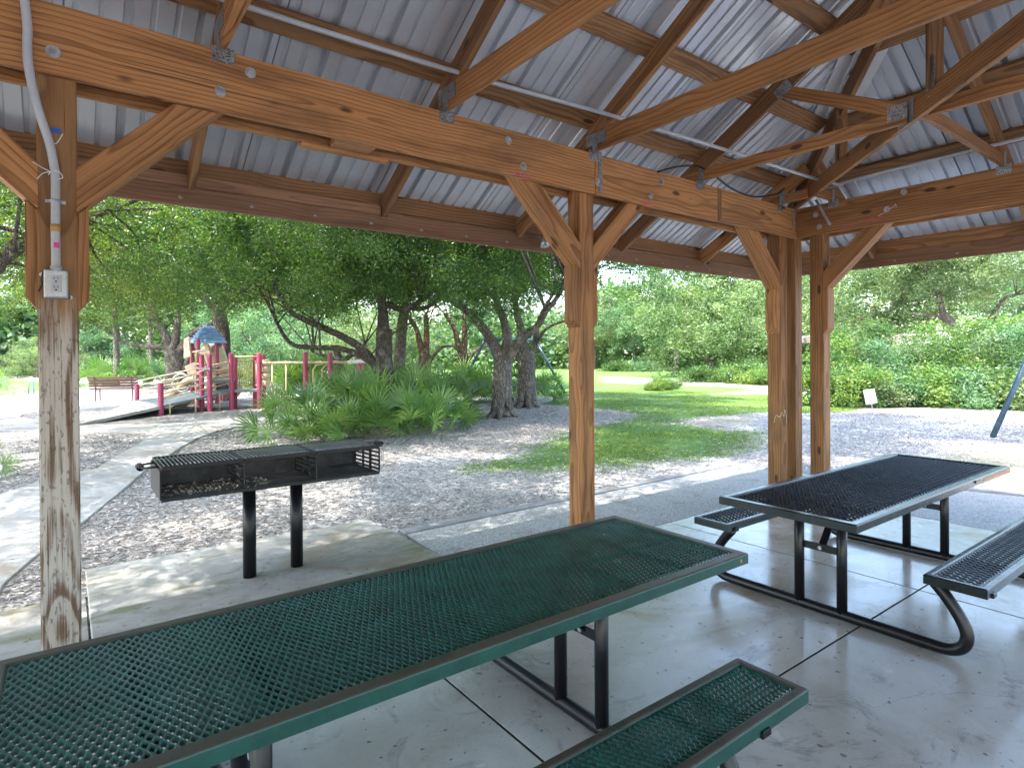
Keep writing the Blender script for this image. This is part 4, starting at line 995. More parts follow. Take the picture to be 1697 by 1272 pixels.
def clumps(rg, n, rad, shell=.55, flat=.8, bottom=-1.):
    c = rg.normal(0, 1, (n*4, 3)); c /= np.linalg.norm(c, axis=1)[:, None]
    c = c[c[:, 2] > bottom][:n]; c *= (shell+(1-shell)*rg.uniform(0, 1, len(c))**.6)[:, None]
    return c*np.array(rad)
def crown(name, seed, rad, ncl, nleaf, size, clr=.6, shell=.5, bottom=-.75, ratio=.42, droop=.25, twig=True):
    rg = np.random.default_rng(seed); nb = max(12, ncl//6); bo = clumps(rg, nb, rad, shell, bottom=bottom); rm = min(rad)
    c = bo[rg.integers(0, len(bo), ncl)]+rg.normal(0, 1, (ncl, 3))*np.array([.24, .24, .13])*rm
    k = rg.integers(0, len(c), nleaf); cs = clr*rg.uniform(.6, 1.35, len(c))
    off = rg.normal(0, 1, (nleaf, 3))*np.array([1, 1, .62]); off *= (rg.uniform(0, 1, nleaf)**.45/np.linalg.norm(off, axis=1))[:, None]
    C = c[k]+off*cs[k][:, None]*1.25
    tb = rg.uniform(.0, .85, len(c))
    V, F, T = leaves(C, rg, size, ratio, droop, tb[k])
    return npmesh(name, V, F, T), c
def trunkmesh(name, limbs, r_sub=None):
    """limbs: list of (points, r0, r1) joined into one tapering, slightly knotty trunk mesh"""
    mb = MB()
    for pts, r0, r1 in limbs:
        P = smooth_path(pts, 5); n = len(P)
        mb.tube(P, [r0+(r1-r0)*(i/(n-1))**.85 for i in range(n)], 12 if r0 > .1 else 7, wob=.05)
    me = bpy.data.meshes.new(name); me.from_pydata(mb.v, [], mb.f); me.update()
    me.polygons.foreach_set('use_smooth', [True]*len(me.polygons)); return me
def flare(base, top, r, h=.45):          # root flare then straight stem
    b = Vector(base); t = Vector(top); d = (t-b)
    return ([b-Vector((0, 0, .1)), b+d*.06, b+d*.18, b+d*.5, t], r*1.55, r*.9)
def rootflare(mb_limbs, r, n=5, rnd=random):
    for k in range(n):
        a = 2*PI*k/n+rnd.uniform(-.4, .4); u = Vector((math.cos(a), math.sin(a), 0))
        mb_limbs.append(([Vector((0, 0, .42))+u*r*.55, u*r*.95+Vector((0, 0, .12)), u*r*(1.45+rnd.random()*.45)+Vector((0, 0, -.04))], r*.45, r*.2))
def branch_to(limbs, start, ends, r, rnd):
    for e in ends:
        s = Vector(start); e = Vector(e); m = s.lerp(e, .5)+Vector((rnd.uniform(-.3, .3), rnd.uniform(-.3, .3), rnd.uniform(.0, .35)))
        limbs.append(([s, m, e], r, r*.25))
# crown meshes shared by the trees of one kind
CR = {}
CR['oak_a'], ca = crown('oak_crown', 11, (4.6, 4.6, 2.3), 270, 27000, .135, .46, .35, -.8)
CR['oak_b'], cb_ = crown('oak_crown', 12, (4.2, 4.8, 2.2), 250, 25000, .135, .45, .35, -.8)
CR['oak_c'], cc_ = crown('oak_crown', 13, (5.4, 5.2, 2.7), 290, 31000, .15, .56, .45, -.7)
CR['near'], cn_ = crown('oak_crown', 14, (4.4, 4.2, 2.2), 250, 25000, .1, .42, .4, -.7, .36)
CENT = {'oak_a': ca, 'oak_b': cb_, 'oak_c': cc_, 'near': cn_}
def oak(label, base, limbs, crowns, leaf='leaf_oak', bk='bark', r=.24, group='oaks round the playground', seed=1, twigs=9):
    """limbs are given in world coordinates; crowns: (mesh key, centre, turn, scale)"""
    rnd = random.Random(seed); b = Vector((base[0], base[1], 0)); T = empty('oak_tree', tuple(b)); tag(T, label, 'tree', group)
    L = [([Vector(p)-b for p in pts], r0, r1) for pts, r0, r1 in limbs]
    rootflare(L, r, 6, rnd)
    hi = [p for pts, _, _ in L[1:len(limbs)] for p in smooth_path(pts, 2)[3:]] or [L[0][0][-1]]
    for key, c, rz, sc in crowns:
        cm = CENT[key]; cw = Vector(c)-b; ca_, sa = math.cos(rz), math.sin(rz)
        for i in rnd.sample(range(len(cm)), twigs):
            q = cm[i]*sc; e = cw+Vector((q[0]*ca_-q[1]*sa, q[0]*sa+q[1]*ca_, q[2]))
            s = min(hi, key=lambda h: (h-e).length+(2 if h.z > e.z else 0)+rnd.random()*.8)
            branch_to(L, s, [e], .038*sc, rnd)
    link('trunk', trunkmesh('trunk', L), T, [M[bk]])
    for key, c, rz, sc in crowns:
        me = CR[key]
        if not me.materials: me.materials.append(M[leaf])
        o = bpy.data.objects.new('crown', me); COL.objects.link(o); o.parent = T; o.location = Vector(c)-b; o.rotation_euler = (0, 0, rz); o.scale = (sc, sc, sc)
        o.material_slots[0].link = 'OBJECT'; o.material_slots[0].material = M[leaf]
    return T
def W(px, py, d): return atd(px, py, d)
def G(px, py): return at(px, py)
# front oak with three pale limbs
d = (G(832, 688)-Vector((0, 0, CAM_Z))).dot(fw)
b = G(832, 690)
oak('pale three-limbed oak standing on leaf litter, nearest left of the middle post', b,
    [([b-Vector((0, 0, .1)), W(832, 665, d), W(832, 640, d), W(833, 615, d), W(835, 597, d)], .30, .25),
     ([W(834, 604, d), W(826, 583, d), W(812, 560, d+.2), W(793, 535, d+.3), W(770, 512, d+.4), W(742, 494, d+.5), W(705, 470, d+.7)], .17, .07),
     ([W(836, 605, d), W(839, 580, d), W(840, 555, d+.3), W(833, 525, d+.4), W(822, 495, d+.6), W(815, 440, d+.8)], .17, .07),
     ([W(838, 604, d), W(850, 582, d-.2), W(862, 562, d-.4), W(878, 552, d-.5), W(893, 537, d-.6), W(905, 515, d-.8), W(925, 490, d-.8), W(950, 440, d-.6)], .14, .05)],
    [('oak_a', W(835, 420, d+.4)+Vector((0, 0, 1.1)), .4, 1.0), ('oak_b', W(735, 455, d+1.5)+Vector((0, 0, .5)), 2., .8), ('near', W(745, 478, d-1.), 3.7, .55), ('near', W(850, 462, d-.6)+Vector((0, 0, .3)), .8, .55), ('near', Vector((4.9, 9.2, 6.7)), 5., .95), ('near', Vector((8.2, 10.6, 6.9)), 1.6, .85), ('near', Vector((3.2, 6.3, 7.2)), 2.2, .95), ('near', Vector((6.4, 7.8, 7.4)), .4, .85)], 'leaf_oak2', 'barkpale', .27, seed=1)  # the high crowns above the eave are unseen, added to dapple the ground
d = (G(873, 672)-Vector((0, 0, CAM_Z))).dot(fw); b = G(873, 674)
oak('sturdy oak just behind and right of the three-limbed oak', b,
    [([b-Vector((0, 0, .1)), W(873, 650, d), W(872, 610, d), W(872, 580, d)], .33, .27),
     ([W(872, 588, d), W(866, 565, d), W(862, 540, d), W(855, 510, d), W(850, 450, d)], .18, .08),
     ([W(874, 588, d), W(886, 572, d), W(889, 550, d), W(897, 520, d), W(915, 490, d)], .12, .05),
     ([W(886, 574, d), W(905, 545, d-.4), W(935, 532, d-.7)], .07, .03)],
    [('oak_b', W(900, 420, d+.6)+Vector((0, 0, 1.3)), 1.2, 1.05), ('oak_a', W(1010, 455, d+1.8)+Vector((0, 0, .9)), 2.5, .72)], 'leaf_oak2', 'barkpale', .27, seed=2)
# pair of leaning trunks behind the palmettos
b = at(641, 694); d = (b-Vector((0, 0, CAM_Z))).dot(fw)
oak('mottled oak rising out of the front palmettos with long limbs sweeping left', b,
    [([b-Vector((0, 0, .1)), W(640, 660, d), W(638, 620, d), W(636, 590, d), W(637, 545, d)], .26, .2),
     ([W(638, 640, d), W(622, 605, d), W(600, 578, d-.1), W(572, 560, d-.2), W(540, 545, d-.3), W(505, 530, d-.5), W(478, 512, d-.6), W(455, 470, d-.8)], .13, .05),
     ([W(632, 615, d), W(600, 590, d+.3), W(560, 577, d+.4), W(520, 576, d+.5), W(488, 572, d+.5), W(470, 555, d+.5), W(452, 520, d+.5)], .1, .04),
     ([W(637, 560, d), W(632, 530, d), W(640, 505, d), W(665, 512, d), W(695, 500, d), W(720, 480, d)], .13, .05),
     ([W(637, 552, d), W(634, 510, d), W(628, 470, d), W(622, 430, d)], .15, .06)],
    [('oak_a', W(600, 425, d)+Vector((0, 0, 1.0)), 3.3, .95), ('oak_b', W(500, 455, d-.5)+Vector((0, 0, .35)), .9, .72), ('near', W(430, 470, d-2)+Vector((0, 0, .3)), 2.2, .6), ('near', W(640, 455, d-2.5)+Vector((0, 0, .3)), 4.4, .62)], 'leaf_oak2', 'bark', .24, seed=3)
b = W(664, 655, 19.5); b.z = 0
oak('slender leaning oak close behind the mottled one', b,
    [([b-Vector((0, 0, .1)), W(661, 620, 19.5), W(664, 570, 19.5), W(668, 530, 19.5), W(675, 500, 19.5)], .22, .15),
     ([W(674, 505, 19.5), W(682, 480, 19.5), W(690, 440, 19.5)], .12, .06), ([W(674, 510, 19.5), W(705, 510, 19.5), W(735, 490, 19.3), W(755, 470, 19)], .1, .04)],
    [('oak_b', W(690, 450, 20)+Vector((0, 0, .9)), 5., .9)], 'leaf_oak', 'barkpale', .2, seed=4)
for i, (px, py, dd, lb) in enumerate(((704, 640, 28., 'far reddish-trunked oak between the leaning pair and its twin'), (767, 637, 30., 'far reddish-trunked oak seen behind the three-limbed oak\'s left limb'))):
    b = W(px, py, dd); b.z = 0; s = 1 if i else -1
    oak(lb, b, [([b-Vector((0, 0, .1)), W(px, 620, dd), W(px-1, 600, dd), W(px+1, 585, dd)], .34, .26),
        ([W(px, 592, dd), W(px-8, 570, dd), W(px-14, 545, dd), W(px-30, 520, dd)], .2, .08), ([W(px, 592, dd), W(px+3, 560, dd), W(px+2, 520, dd)], .22, .09),
        ([W(px+2, 610, dd), W(px+16, 588, dd), W(px+30, 575, dd), W(px+48, 574, dd), W(px+62, 585, dd)], .1, .04)],
        [('oak_c', W(px+5, 470, dd)+Vector((0, 0, .8)), i*2.2+.5, .95)], 'leaf_oak', 'barkred', .3, seed=5+i)
# broad oak behind the tower
b = W(291, 648, 30); b.z = 0; dd = 30
oak('broad dark oak behind the blue-roofed tower with a long level limb', b,
    [([b-Vector((0, 0, .1)), W(291, 625, dd), W(290, 600, dd), W(286, 580, dd)], .5, .42),
     ([W(286, 590, dd), W(272, 575, dd), W(250, 574, dd), W(225, 572, dd), W(200, 566, dd)], .2, .07),
     ([W(284, 585, dd), W(276, 560, dd), W(262, 535, dd), W(250, 500, dd)], .26, .1), ([W(286, 585, dd), W(292, 558, dd), W(296, 520, dd)], .28, .12),
     ([W(292, 590, dd), W(306, 570, dd), W(320, 552, dd), W(342, 540, dd), W(365, 530, dd)], .24, .1), ([W(300, 640, dd), W(310, 600, dd), W(322, 575, dd)], .2, .1)],
    [('oak_c', W(300, 470, dd)+Vector((0, 0, 1.)), .3, 1.15), ('oak_a', W(190, 490, dd+1)+Vector((0, 0, .6)), 1.7, 1.)], 'leaf_oak', 'bark', .45, seed=8)
# near canopy hanging in from the left, trunk out of view
b = Vector((-5.2, 10.2, 0))
oak('near oak left of the view whose dark crown hangs below the eave', b,
    [([b-Vector((0, 0, .1)), b+Vector((.1, 0, 1.2)), b+Vector((.3, .1, 2.6))], .36, .3),
     ([b+Vector((.3, .1, 2.4)), W(-60, 450, 10), W(0, 432, 10), W(42, 405, 10.2), W(90, 380, 10.5), W(180, 350, 10.6)], .14, .05),
     ([b+Vector((.3, .1, 2.4)), b+Vector((1.5, 1, 4.)), b+Vector((4.2, 2.2, 5.3)), b+Vector((6.6, 2.4, 5.6))], .2, .07), ([b+Vector((.3, .1, 2.5)), b+Vector((-1., 1.4, 4.5))], .2, .1)],
    [('near', Vector((-1.2, 11.2, 5.0)), .2, .95), ('near', Vector((2.2, 12.6, 5.2)), 2.1, .92), ('near', W(215, 455, 13.5), 3.3, .62), ('near', W(30, 470, 13), 1.3, .55), ('near', Vector((-4.6, 11., 5.6)), 4., 1.05), ('near', Vector((-3.4, 6.6, 6.4)), 1., .9), ('near', Vector((.6, 7.6, 6.6)), 3., .95), ('near', Vector((-1.4, 5.4, 6.8)), 5.2, .9), ('near', Vector((-1.2, 3.4, 7.3)), .9, .85), ('near', Vector((2.8, 3.7, 7.5)), 2.9, .85)], 'leaf_oak', 'bark', .34, seed=9)  # crowns up over the roof line are unseen, added for shade on the gravel
b = Vector((12.6, 1.0, 0))  # unseen tree, added for the shade it casts at the right
oak('oak out of view on the right that shades the wood chips beside the hedge', b,
    [([b-Vector((0, 0, .1)), b+Vector((0, .2, 1.6)), b+Vector((-.3, .8, 3.2))], .3, .24), ([b+Vector((-.3, .8, 3.)), b+Vector((-1.6, 3.2, 5)), b+Vector((-2.6, 5.4, 6.4))], .18, .06), ([b+Vector((-.3, .8, 3.)), b+Vector((.6, 1.6, 5.6))], .16, .06)],
    [('near', Vector((9.6, 7.0, 7.2)), 2.6, .9), ('near', Vector((11.8, 4.6, 7.4)), .6, .8), ('near', Vector((6.2, 4.6, 7.6)), 3.6, .85), ('near', Vector((11.0, 5.2, 7.6)), 5., .8), ('near', Vector((10.2, 3.6, 7.5)), 1.7, .9)], 'leaf_oak', 'bark', .28, seed=16)
b = Vector((-2.6, 20.5, 0))
oak('mid distance oak behind the weathered post with bright lower leaves', b,
    [([b-Vector((0, 0, .1)), b+Vector((.1, 0, 1.6)), b+Vector((0, .2, 3.))], .3, .24), ([b+Vector((0, .2, 2.8)), b+Vector((1.5, 0, 4.2)), b+Vector((3.4, -.6, 5))], .16, .06), ([b+Vector((0, .2, 2.8)), b+Vector((-1.6, .6, 4.4))], .16, .06)],
    [('oak_a', Vector((-1.6, 20, 5.4)), 2.7, 1.), ('oak_b', Vector((2.4, 19.6, 5.3)), 1.1, .9)], 'leaf_oak', 'bark', .28, seed=10)
b = Vector((4.6, 24.5, 0))
oak('tall oak behind the ramp whose crown fills the gap over the slides', b,
    [([b-Vector((0, 0, .1)), b+Vector((.2, .3, 2.2)), b+Vector((0, .2, 3.6))], .3, .24), ([b+Vector((0, .2, 3.4)), b+Vector((1.5, -.6, 4.8))], .16, .06), ([b+Vector((0, .2, 3.4)), b+Vector((-1.6, .6, 5.))], .16, .06)],
    [('oak_c', Vector((5.4, 23.6, 6.0)), .7, .92)], 'leaf_oak', 'bark', .28, seed=12)
b = W(545, 640, 27); b.z = 0
oak('thin dark oak behind the overhead ladder', b,
    [([b-Vector((0, 0, .1)), W(565, 625, 27), W(563, 600, 27), W(556, 575, 27)], .2, .16), ([W(563, 608, 27), W(545, 592, 27), W(520, 585, 27)], .12, .05), ([W(560, 600, 27), W(580, 590, 27), W(605, 570, 27)], .16, .06)],
    [('oak_b', W(560, 470, 28)+Vector((0, 0, .6)), 3.9, 1.1)], 'leaf_oak', 'bark', .2, seed=13)
# ---- open-grown and far trees
CR['round'], CENT['round'] = crown('round_crown', 21, (4.9, 4.9, 3.6), 260, 24000, .22, .58, .35, -.95, .4)
CR['big'], CENT['big'] = crown('oak_crown', 22, (8.2, 7.2, 4.6), 330, 30000, .26, .78, .35, -.85, .42)
d = 43; b = W(1176, 634, d); b.z = 0
oak('round bright green tree with short trunk on the sunny lawn', b, [([b-Vector((0, 0, .1)), W(1176, 615, d), W(1175, 598, d)], .32, .26)] + [([W(1175, 604, d), W(1175+x*.4, 585, d), W(1175+x, 555-y, d)], .16, .05) for x, y in ((-40, 0), (-12, 20), (18, 24), (45, 4))],
    [('round', W(1178, 545, d)+Vector((0, 0, .15)), .5, 1.05)], 'leaf_round', 'bark', .28, 'trees on the far lawn', seed=14)
d = 36; b = W(1602, 600, d); b.z = 0
oak('wide grey-green oak with leaning trunk beyond the right hedge', b,
    [([b-Vector((0, 0, .1)), W(1604, 580, d), W(1590, 558, d), W(1577, 538, d), W(1562, 520, d)], .42, .26), ([W(1604, 575, d), W(1612, 560, d), W(1625, 545, d), W(1650, 525, d)], .3, .12),
     ([W(1564, 524, d), W(1556, 490, d), W(1545, 460, d), W(1530, 440, d)], .2, .08), ([W(1564, 526, d), W(1535, 522, d), W(1510, 520, d)], .16, .06), ([W(1640, 530, d), W(1665, 495, d), W(1700, 485, d)], .14, .06)],
    [('big', W(1640, 452, d)+Vector((0, 0, 1.2)), .4, .72), ('big', W(1535, 455, d+1)+Vector((0, 0, .8)), 2.4, .6)], 'leaf_pale', 'bark', .38, 'trees on the far lawn', seed=15)
FAR = [(1690, 455, 78, 1.1, 'leaf_pale', 'tall pale tree right of the wide oak above the house roof'), (1320, 500, 55, .8, 'leaf_pale', 'pale tree showing in the gap between the two corner posts'),(1430, 500, 46, .9, 'leaf_pale', 'pale feathery tree right of the corner posts above the pergola'), (1120, 455, 58, .85, 'leaf_oak2', 'dark tree with loose crown behind the round lawn tree, left side'),
       (1235, 480, 62, .9, 'leaf_pale', 'pale tall tree behind the round lawn tree, right side'), (1720, 500, 52, .75, 'leaf_blue', 'bluish tree at the far right behind the hedge'), (1500, 440, 66, .9, 'leaf_lime', 'yellow-green tree behind the wide oak'),
       (1050, 545, 66, .6, 'leaf_blue', 'bluish bushy tree at the lawn end, left of the round tree'), (985, 540, 70, .62, 'leaf_pale', 'pale bushy tree at the lawn end behind the middle post'),
       (60, 600, 52, .42, 'leaf_pale', 'pale round bushy tree on the far left lawn'), (430, 560, 52, .62, 'leaf_blue', 'bluish tree far behind the playground slides'), (165, 590, 60, .6, 'leaf_blue', 'bluish tree far behind the brown bench'), (620, 560, 56, .7, 'leaf_pale', 'pale tree far behind the overhead ladder')]
for i, (px, py, d, sc, lf, lb) in enumerate(FAR):
    c = W(px, py, d); b = Vector((c.x, c.y, 0)); z = c.z
    oak(lb, b, [([b-Vector((0, 0, .1)), b+Vector((.1, 0, z*.35)), b+Vector((0, .1, z*.8))], .3*sc+.08, .2*sc)] + [([b+Vector((0, 0, z*.45)), b+Vector((math.cos(a)*sc*2, math.sin(a)*sc*2, z*.75)), b+Vector((math.cos(a)*sc*4.6, math.sin(a)*sc*4.6, z*1.1))], .15*sc, .05*sc) for a in (.3+i, 2.4+i, 4.4+i)],
        [('big' if i % 2 else 'round', c, i*1.3, sc*(1. if i % 2 else 1.6))], lf, 'barkpale' if i % 3 == 0 else 'bark', .3*sc, 'trees on the far lawn', seed=20+i, twigs=16)
for px, d, r, top, lb in ((193, 34, .16, 380, 'pale slim bare trunk standing beside the brown bench'), (250, 38, .12, 420, 'thin pale trunk between the bench and the broad oak')):
    b = W(px, 640, d); b.z = 0
    T = empty('palm_tree', tuple(b)); tag(T, lb, 'tree', 'slim trunks behind the bench')
    link('trunk', trunkmesh('trunk', [([Vector((0, 0, -.1)), Vector((.02, 0, 2)), Vector((-.05, 0, 4.6)), Vector((0, 0, 6.4))], r*1.1, r*.8)]), T, [M['barkpale']])
    o = bpy.data.objects.new('crown', CR['oak_b']); COL.objects.link(o); o.parent = T; o.location = (0, 0, 6.6); o.scale = (.42, .42, .5); o.material_slots[0].link = 'OBJECT'; o.material_slots[0].material = M['leaf_oak']
# far woodland closing the view: one mass of leaf
rg = np.random.default_rng(33); n = 110000
ang = rg.uniform(-.9, 1.9, n); ncl = 900; ca = rg.uniform(-.75, 1.75, ncl); cr = rg.uniform(72, 96, ncl); ch = rg.uniform(0, 1, ncl)**.8
hmax = np.clip(8+3.2*np.sin(ca*9)+2.4*np.sin(ca*23+1)-5*np.exp(-((ca-.86)/.06)**2)-4*np.exp(-((ca-1.32)/.09)**2), 1.5, 20); cz = .3+ch*hmax
k = rg.integers(0, ncl, n); off = rg.normal(0, 1, (n, 3)); off *= (rg.uniform(.2, 1, n)**.5*2.6/np.linalg.norm(off, axis=1))[:, None]
C = np.stack([np.sin(ca[k])*cr[k], np.cos(ca[k])*cr[k], cz[k]], 1)+off; C[:, 2] = np.abs(C[:, 2])
V, F, T = leaves(C, rg, .85, .6, .1, rg.uniform(.05, .8, ncl)[k])
tag(link('far_woodland', npmesh('far_woodland', V, F, T), None, [M['leaf_wood']]), kind='stuff')

# ---- saw palmettos
def fanleaf(mb, base, d, L, spread, nb, rnd, droop):
    """petiole and a fan of folded blades"""
    d = Vector(d).normalized(); tip = Vector(base)+d*L; d2, y, z = frame_of(d); ro = rnd.uniform(-1.1, 1.1); y, z = y*math.cos(ro)+z*math.sin(ro), z*math.cos(ro)-y*math.sin(ro)
    V, F = mb
    def strip(p0, p1, w0, w1, nrm_):
        s = (p1-p0).cross(nrm_); s = s.normalized() if s.length > 1e-6 else Vector((1, 0, 0)); b = len(V)
        V.extend([p0-s*w0, p0+s*w0, p1+s*w1, p1-s*w1]); F.append((b, b+1, b+2)); F.append((b, b+2, b+3))
    m = Vector(base).lerp(tip, .5)+Vector((0, 0, .05*L)); strip(Vector(base), m, .008, .007, z); strip(m, tip, .007, .006, z)
    bl = rnd.uniform(.5, .72)
    for k in range(nb):
        a = (k/(nb-1)-.5)*spread; q = d*math.cos(a)+y*math.sin(a)
        q = (q+z*rnd.uniform(.0, .22)).normalized(); ll = bl*(.78+.3*math.cos(a*.7))*rnd.uniform(.9, 1.08)
        mid = tip+q*ll*.55; end = tip+q*ll+Vector((0, 0, -droop*ll*rnd.uniform(.2, 1.)))
        strip(tip, mid, .007, .025, z); strip(mid, end, .025, .0015, z)
PALM = []
for sd in range(5):
    rnd = random.Random(40+sd); V = []; F = []; T = []
    for k in range(12+sd):
        a = rnd.uniform(0, 2*PI); el = rnd.uniform(.1, 1.3); dv = Vector((math.cos(a)*math.cos(el), math.sin(a)*math.cos(el), math.sin(el)))
        n0 = len(V); fanleaf((V, F), (rnd.uniform(-.12, .12), rnd.uniform(-.12, .12), .08), dv, rnd.uniform(.45, .95), rnd.uniform(2.9, 4.8), 16, rnd, .12)
        T += [min(1, max(0, rnd.gauss(.45, .2)))]*(len(V)-n0)
    PALM.append(npmesh('saw_palmetto', np.array([tuple(v) for v in V]), np.array(F), np.array(T)))
    PALM[-1].materials.append(M['leaf_palm'])
def palm(pos, i, sc, rz, label, group):
    o = bpy.data.objects.new('saw_palmetto', PALM[i % 5]); COL.objects.link(o); o.location = pos; o.rotation_euler = (0, 0, rz); o.scale = (sc, sc, sc*.95)
    return tag(o, label, 'palmetto', group)
rnd = random.Random(77)
FRONT = [(470, 722, 0.76), (497, 728, 0.64), (515, 715, 0.91), (550, 728, 0.67), (560, 708, 1.03), (598, 726, 0.71), (600, 704, 1.07), (640, 722, 0.79), (655, 702, 1.03), (688, 724, 0.76), (702, 705, 0.95), (732, 716, 0.76), (748, 708, 0.64), (676, 690, 1.15), (626, 690, 1.1), (730, 700, 0.79), (540, 694, 0.91)]
for i, (px, py, sc) in enumerate(FRONT):
    palm(at(px, py), i, sc, rnd.uniform(0, 6.28), 'green fan-leaved saw palmetto in the big clump behind the grill', 'saw palmettos in the clump behind the grill')
for i, (px, py, sc) in enumerate([(722, 664, 1.3), (745, 668, 1.4), (770, 664, 1.4), (795, 668, 1.3), (818, 664, 1.4), (850, 660, 1.5), (888, 667, 1.25), (905, 664, 1.1), (760, 655, 1.6), (700, 655, 1.6)]):
    palm(at(px, py), i+2, sc*.75, rnd.uniform(0, 6.28), 'saw palmetto in the low row behind the two front oaks', 'saw palmettos behind the front oaks')
palm(at(-35, 790), 1, .5, .5, 'saw palmetto cut by the left edge beside the path', None)
palm(at(-10, 655), 3, .9, 2.1, 'small sunlit palmetto at the far left edge beyond the paths', None)
# bright saw palmettos along the back of the playground
for i, (px, d, sc) in enumerate([(140, 34, 1.7), (160, 35, 1.9), (178, 34, 1.6), (205, 35, 1.9), (222, 34, 1.7), (246, 36, 2.), (262, 34, 1.7), (330, 37, 2.), (470, 27, 1.9), (490, 28, 2.), (515, 27, 1.9), (540, 29, 2.), (412, 30, 1.9), (445, 29, 2.1), (395, 31, 1.8), (575, 27, 1.8), (605, 26, 1.8)]):
    q = W(px, 640, d); palm((q.x, q.y, 0), i, sc*.72, rnd.uniform(0, 6.28), 'saw palmetto in the bright row behind the playground', 'saw palmettos behind the playground')
# ---- shrubs of the right hedge and lawn island
SH = {}
for key, sd, rad, n, size, nc in (('tall', 51, (1.25, 1.25, 1.4), 13000, .11, 90), ('low', 52, (1.1, 1.1, .75), 12000, .11, 90), ('vine', 53, (.8, .8, 1.1), 9000, .08, 70)):
    SH[key], CENT[key] = crown('shrub_leaves', sd, rad, nc, n, size, .36, .5, -.9, .45, .1)
def shrub(px, py, d, key, sc, lf, label, group, zc=None, name='shrub'):
    c = W(px, py, d); g = Vector((c.x, c.y, 0)); T = empty(name, tuple(g)); tag(T, label, 'shrub' if name == 'shrub' else 'vine', group)
    L = [([Vector((0, 0, -.05)), Vector((.2*math.cos(a), .2*math.sin(a), c.z*.5)), Vector((.6*sc*math.cos(a), .6*sc*math.sin(a), c.z+.2))], .03, .012) for a in (.2, 1.6, 2.9, 4.2, 5.3)]
    link('stem', trunkmesh('stem', L), T, [M['bark']])
    me = SH[key]
    if not me.materials: me.materials.append(M[lf])
    o = bpy.data.objects.new('foliage', me); COL.objects.link(o); o.parent = T; o.location = (0, 0, c.z); o.rotation_euler = (0, 0, px*.7); o.scale = (sc, sc, sc)
    o.material_slots[0].link = 'OBJECT'; o.material_slots[0].material = M[lf]
    return T
HG = 'shrubs of the hedge at the right'
for px, py, d, key, sc, lf, lb in [
    (1392, 634, 18.6, 'tall', 0.86, 'leaf_lime', 'light green shrub right beside the corner post'), (1420, 655, 18.8, 'low', .9, 'leaf_pale', 'pale shrub behind the small white sign'), (1450, 636, 19.6, 'tall', 0.86, 'leaf_blue', 'bluish shrub below the vine on the pergola'),
    (1478, 660, 18.8, 'low', .95, 'leaf_blue', 'low bluish shrub right of the small white sign'), (1496, 639, 20.2, 'tall', 0.84, 'leaf_pale', 'pale shrub in front of the pergola posts'), (1530, 658, 18.6, 'low', 1., 'leaf_lime', 'bright low shrub at the middle of the hedge foot'),
    (1545, 618, 21., 'tall', 1.08, 'leaf_lime', 'tall yellow-green shrub right of the pergola'), (1570, 638, 19.6, 'tall', 0.92, 'leaf_oak2', 'deep green shrub in mid hedge under the tall yellow-green one'), (1598, 664, 18.2, 'low', 1.0, 'leaf_blue', 'low bluish shrub left of the swing leg'),
    (1605, 610, 21.5, 'tall', 1.08, 'leaf_lime', 'tall yellowish shrub left of the big oak trunk base'), (1640, 634, 19.4, 'tall', 0.97, 'leaf_pale', 'pale green shrub behind the swing leg top'), (1660, 608, 22., 'tall', 1.13, 'leaf_lime', 'tall lime shrub in front of the pale house'),
    (1668, 664, 17.8, 'low', 1.0, 'leaf_oak2', 'low dark shrub behind the foot of the swing leg'), (1700, 632, 18.6, 'tall', 1.08, 'leaf_blue', 'bluish shrub at the right edge of the view'), (1720, 608, 20.5, 'tall', 1.19, 'leaf_lime', 'tall lime shrub at the right edge below the house roof'), (1735, 665, 17, 'low', 1.2, 'leaf_pale', 'low pale shrub cut by the right edge')]:
    shrub(px, py, d, key, sc, lf, lb, HG)
for px, py, d, lb in ((1436, 585, 22.5, 'dark vine draped over the pergola'), (1395, 590, 23, 'thinner vine hanging at the pergola end by the corner post')):
    shrub(px, py, d, 'vine', 1.0, 'leaf_oak2', lb, 'vines on the pergola', name='vine')
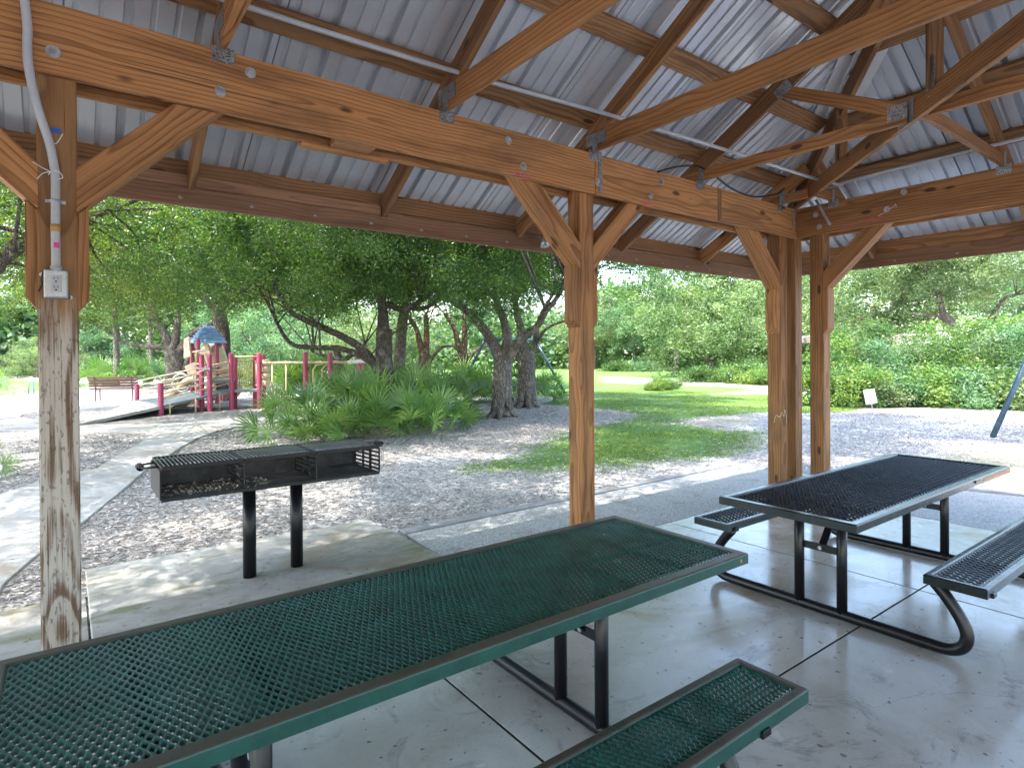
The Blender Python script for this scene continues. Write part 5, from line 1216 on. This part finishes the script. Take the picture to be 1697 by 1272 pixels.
for px, py, d, sc, lf, lb in [(1094, 642, 27, .5, 'leaf_lime', 'low bright bush alone on the lawn left of the round tree'), (1112, 642, 28, .42, 'leaf_round', 'smaller pale bush touching the lone low bush on the lawn'), (1160, 632, 36, 1.0, 'leaf_oak2', 'dark low bush under the round lawn tree'), (1205, 634, 36, 1.0, 'leaf_lime', 'lime bush right of the round tree trunk'), (1245, 628, 34, 1.15, 'leaf_oak2', 'green bush beside the corner post on the lawn'), (1262, 634, 32, .9, 'leaf_lime', 'small lime bush against the corner post'), (1025, 622, 60, 1.6, 'leaf_oak2', 'far bush at the left end of the lawn edge'), (1065, 620, 60, 1.6, 'leaf_blue', 'far bluish bush along the lawn edge')]:
    shrub(px, py, d, 'low', sc, lf, lb, 'bushes on the lawn')
# ------------------------------------------------------------------ daylight
SUN_DIR = Vector((-.46, -.10, .88)).normalized()      # towards the sun
el = math.asin(SUN_DIR.z); az = math.atan2(SUN_DIR.x, SUN_DIR.y)
w = bpy.data.worlds.new('World'); S.world = w; w.use_nodes = True
nt = w.node_tree; bg = nt.nodes['Background']; sky = nt.nodes.new('ShaderNodeTexSky')
sky.sky_type = 'NISHITA'; sky.sun_disc = False; sky.sun_elevation = el; sky.sun_rotation = az; sky.air_density = 1.2; sky.dust_density = 2.2; sky.ozone_density = 1.0
nt.links.new(sky.outputs[0], bg.inputs[0]); bg.inputs[1].default_value = .15
ld = bpy.data.lights.new('sun', 'SUN'); ld.energy = 2.3; ld.angle = R(.53); ld.color = (1, .955, .88)
sun = bpy.data.objects.new('sun', ld); COL.objects.link(sun); sun.rotation_euler = SUN_DIR.to_track_quat('Z', 'Y').to_euler()
S.view_settings.view_transform = 'Standard'; S.view_settings.look = 'None'; S.view_settings.gamma = 1; S.view_settings.use_curve_mapping = False
S.view_settings.exposure = 2.95
S.cycles.max_bounces = 7; S.cycles.diffuse_bounces = 4; S.cycles.glossy_bounces = 3; S.cycles.transmission_bounces = 4; S.cycles.caustics_reflective = False; S.cycles.caustics_refractive = False
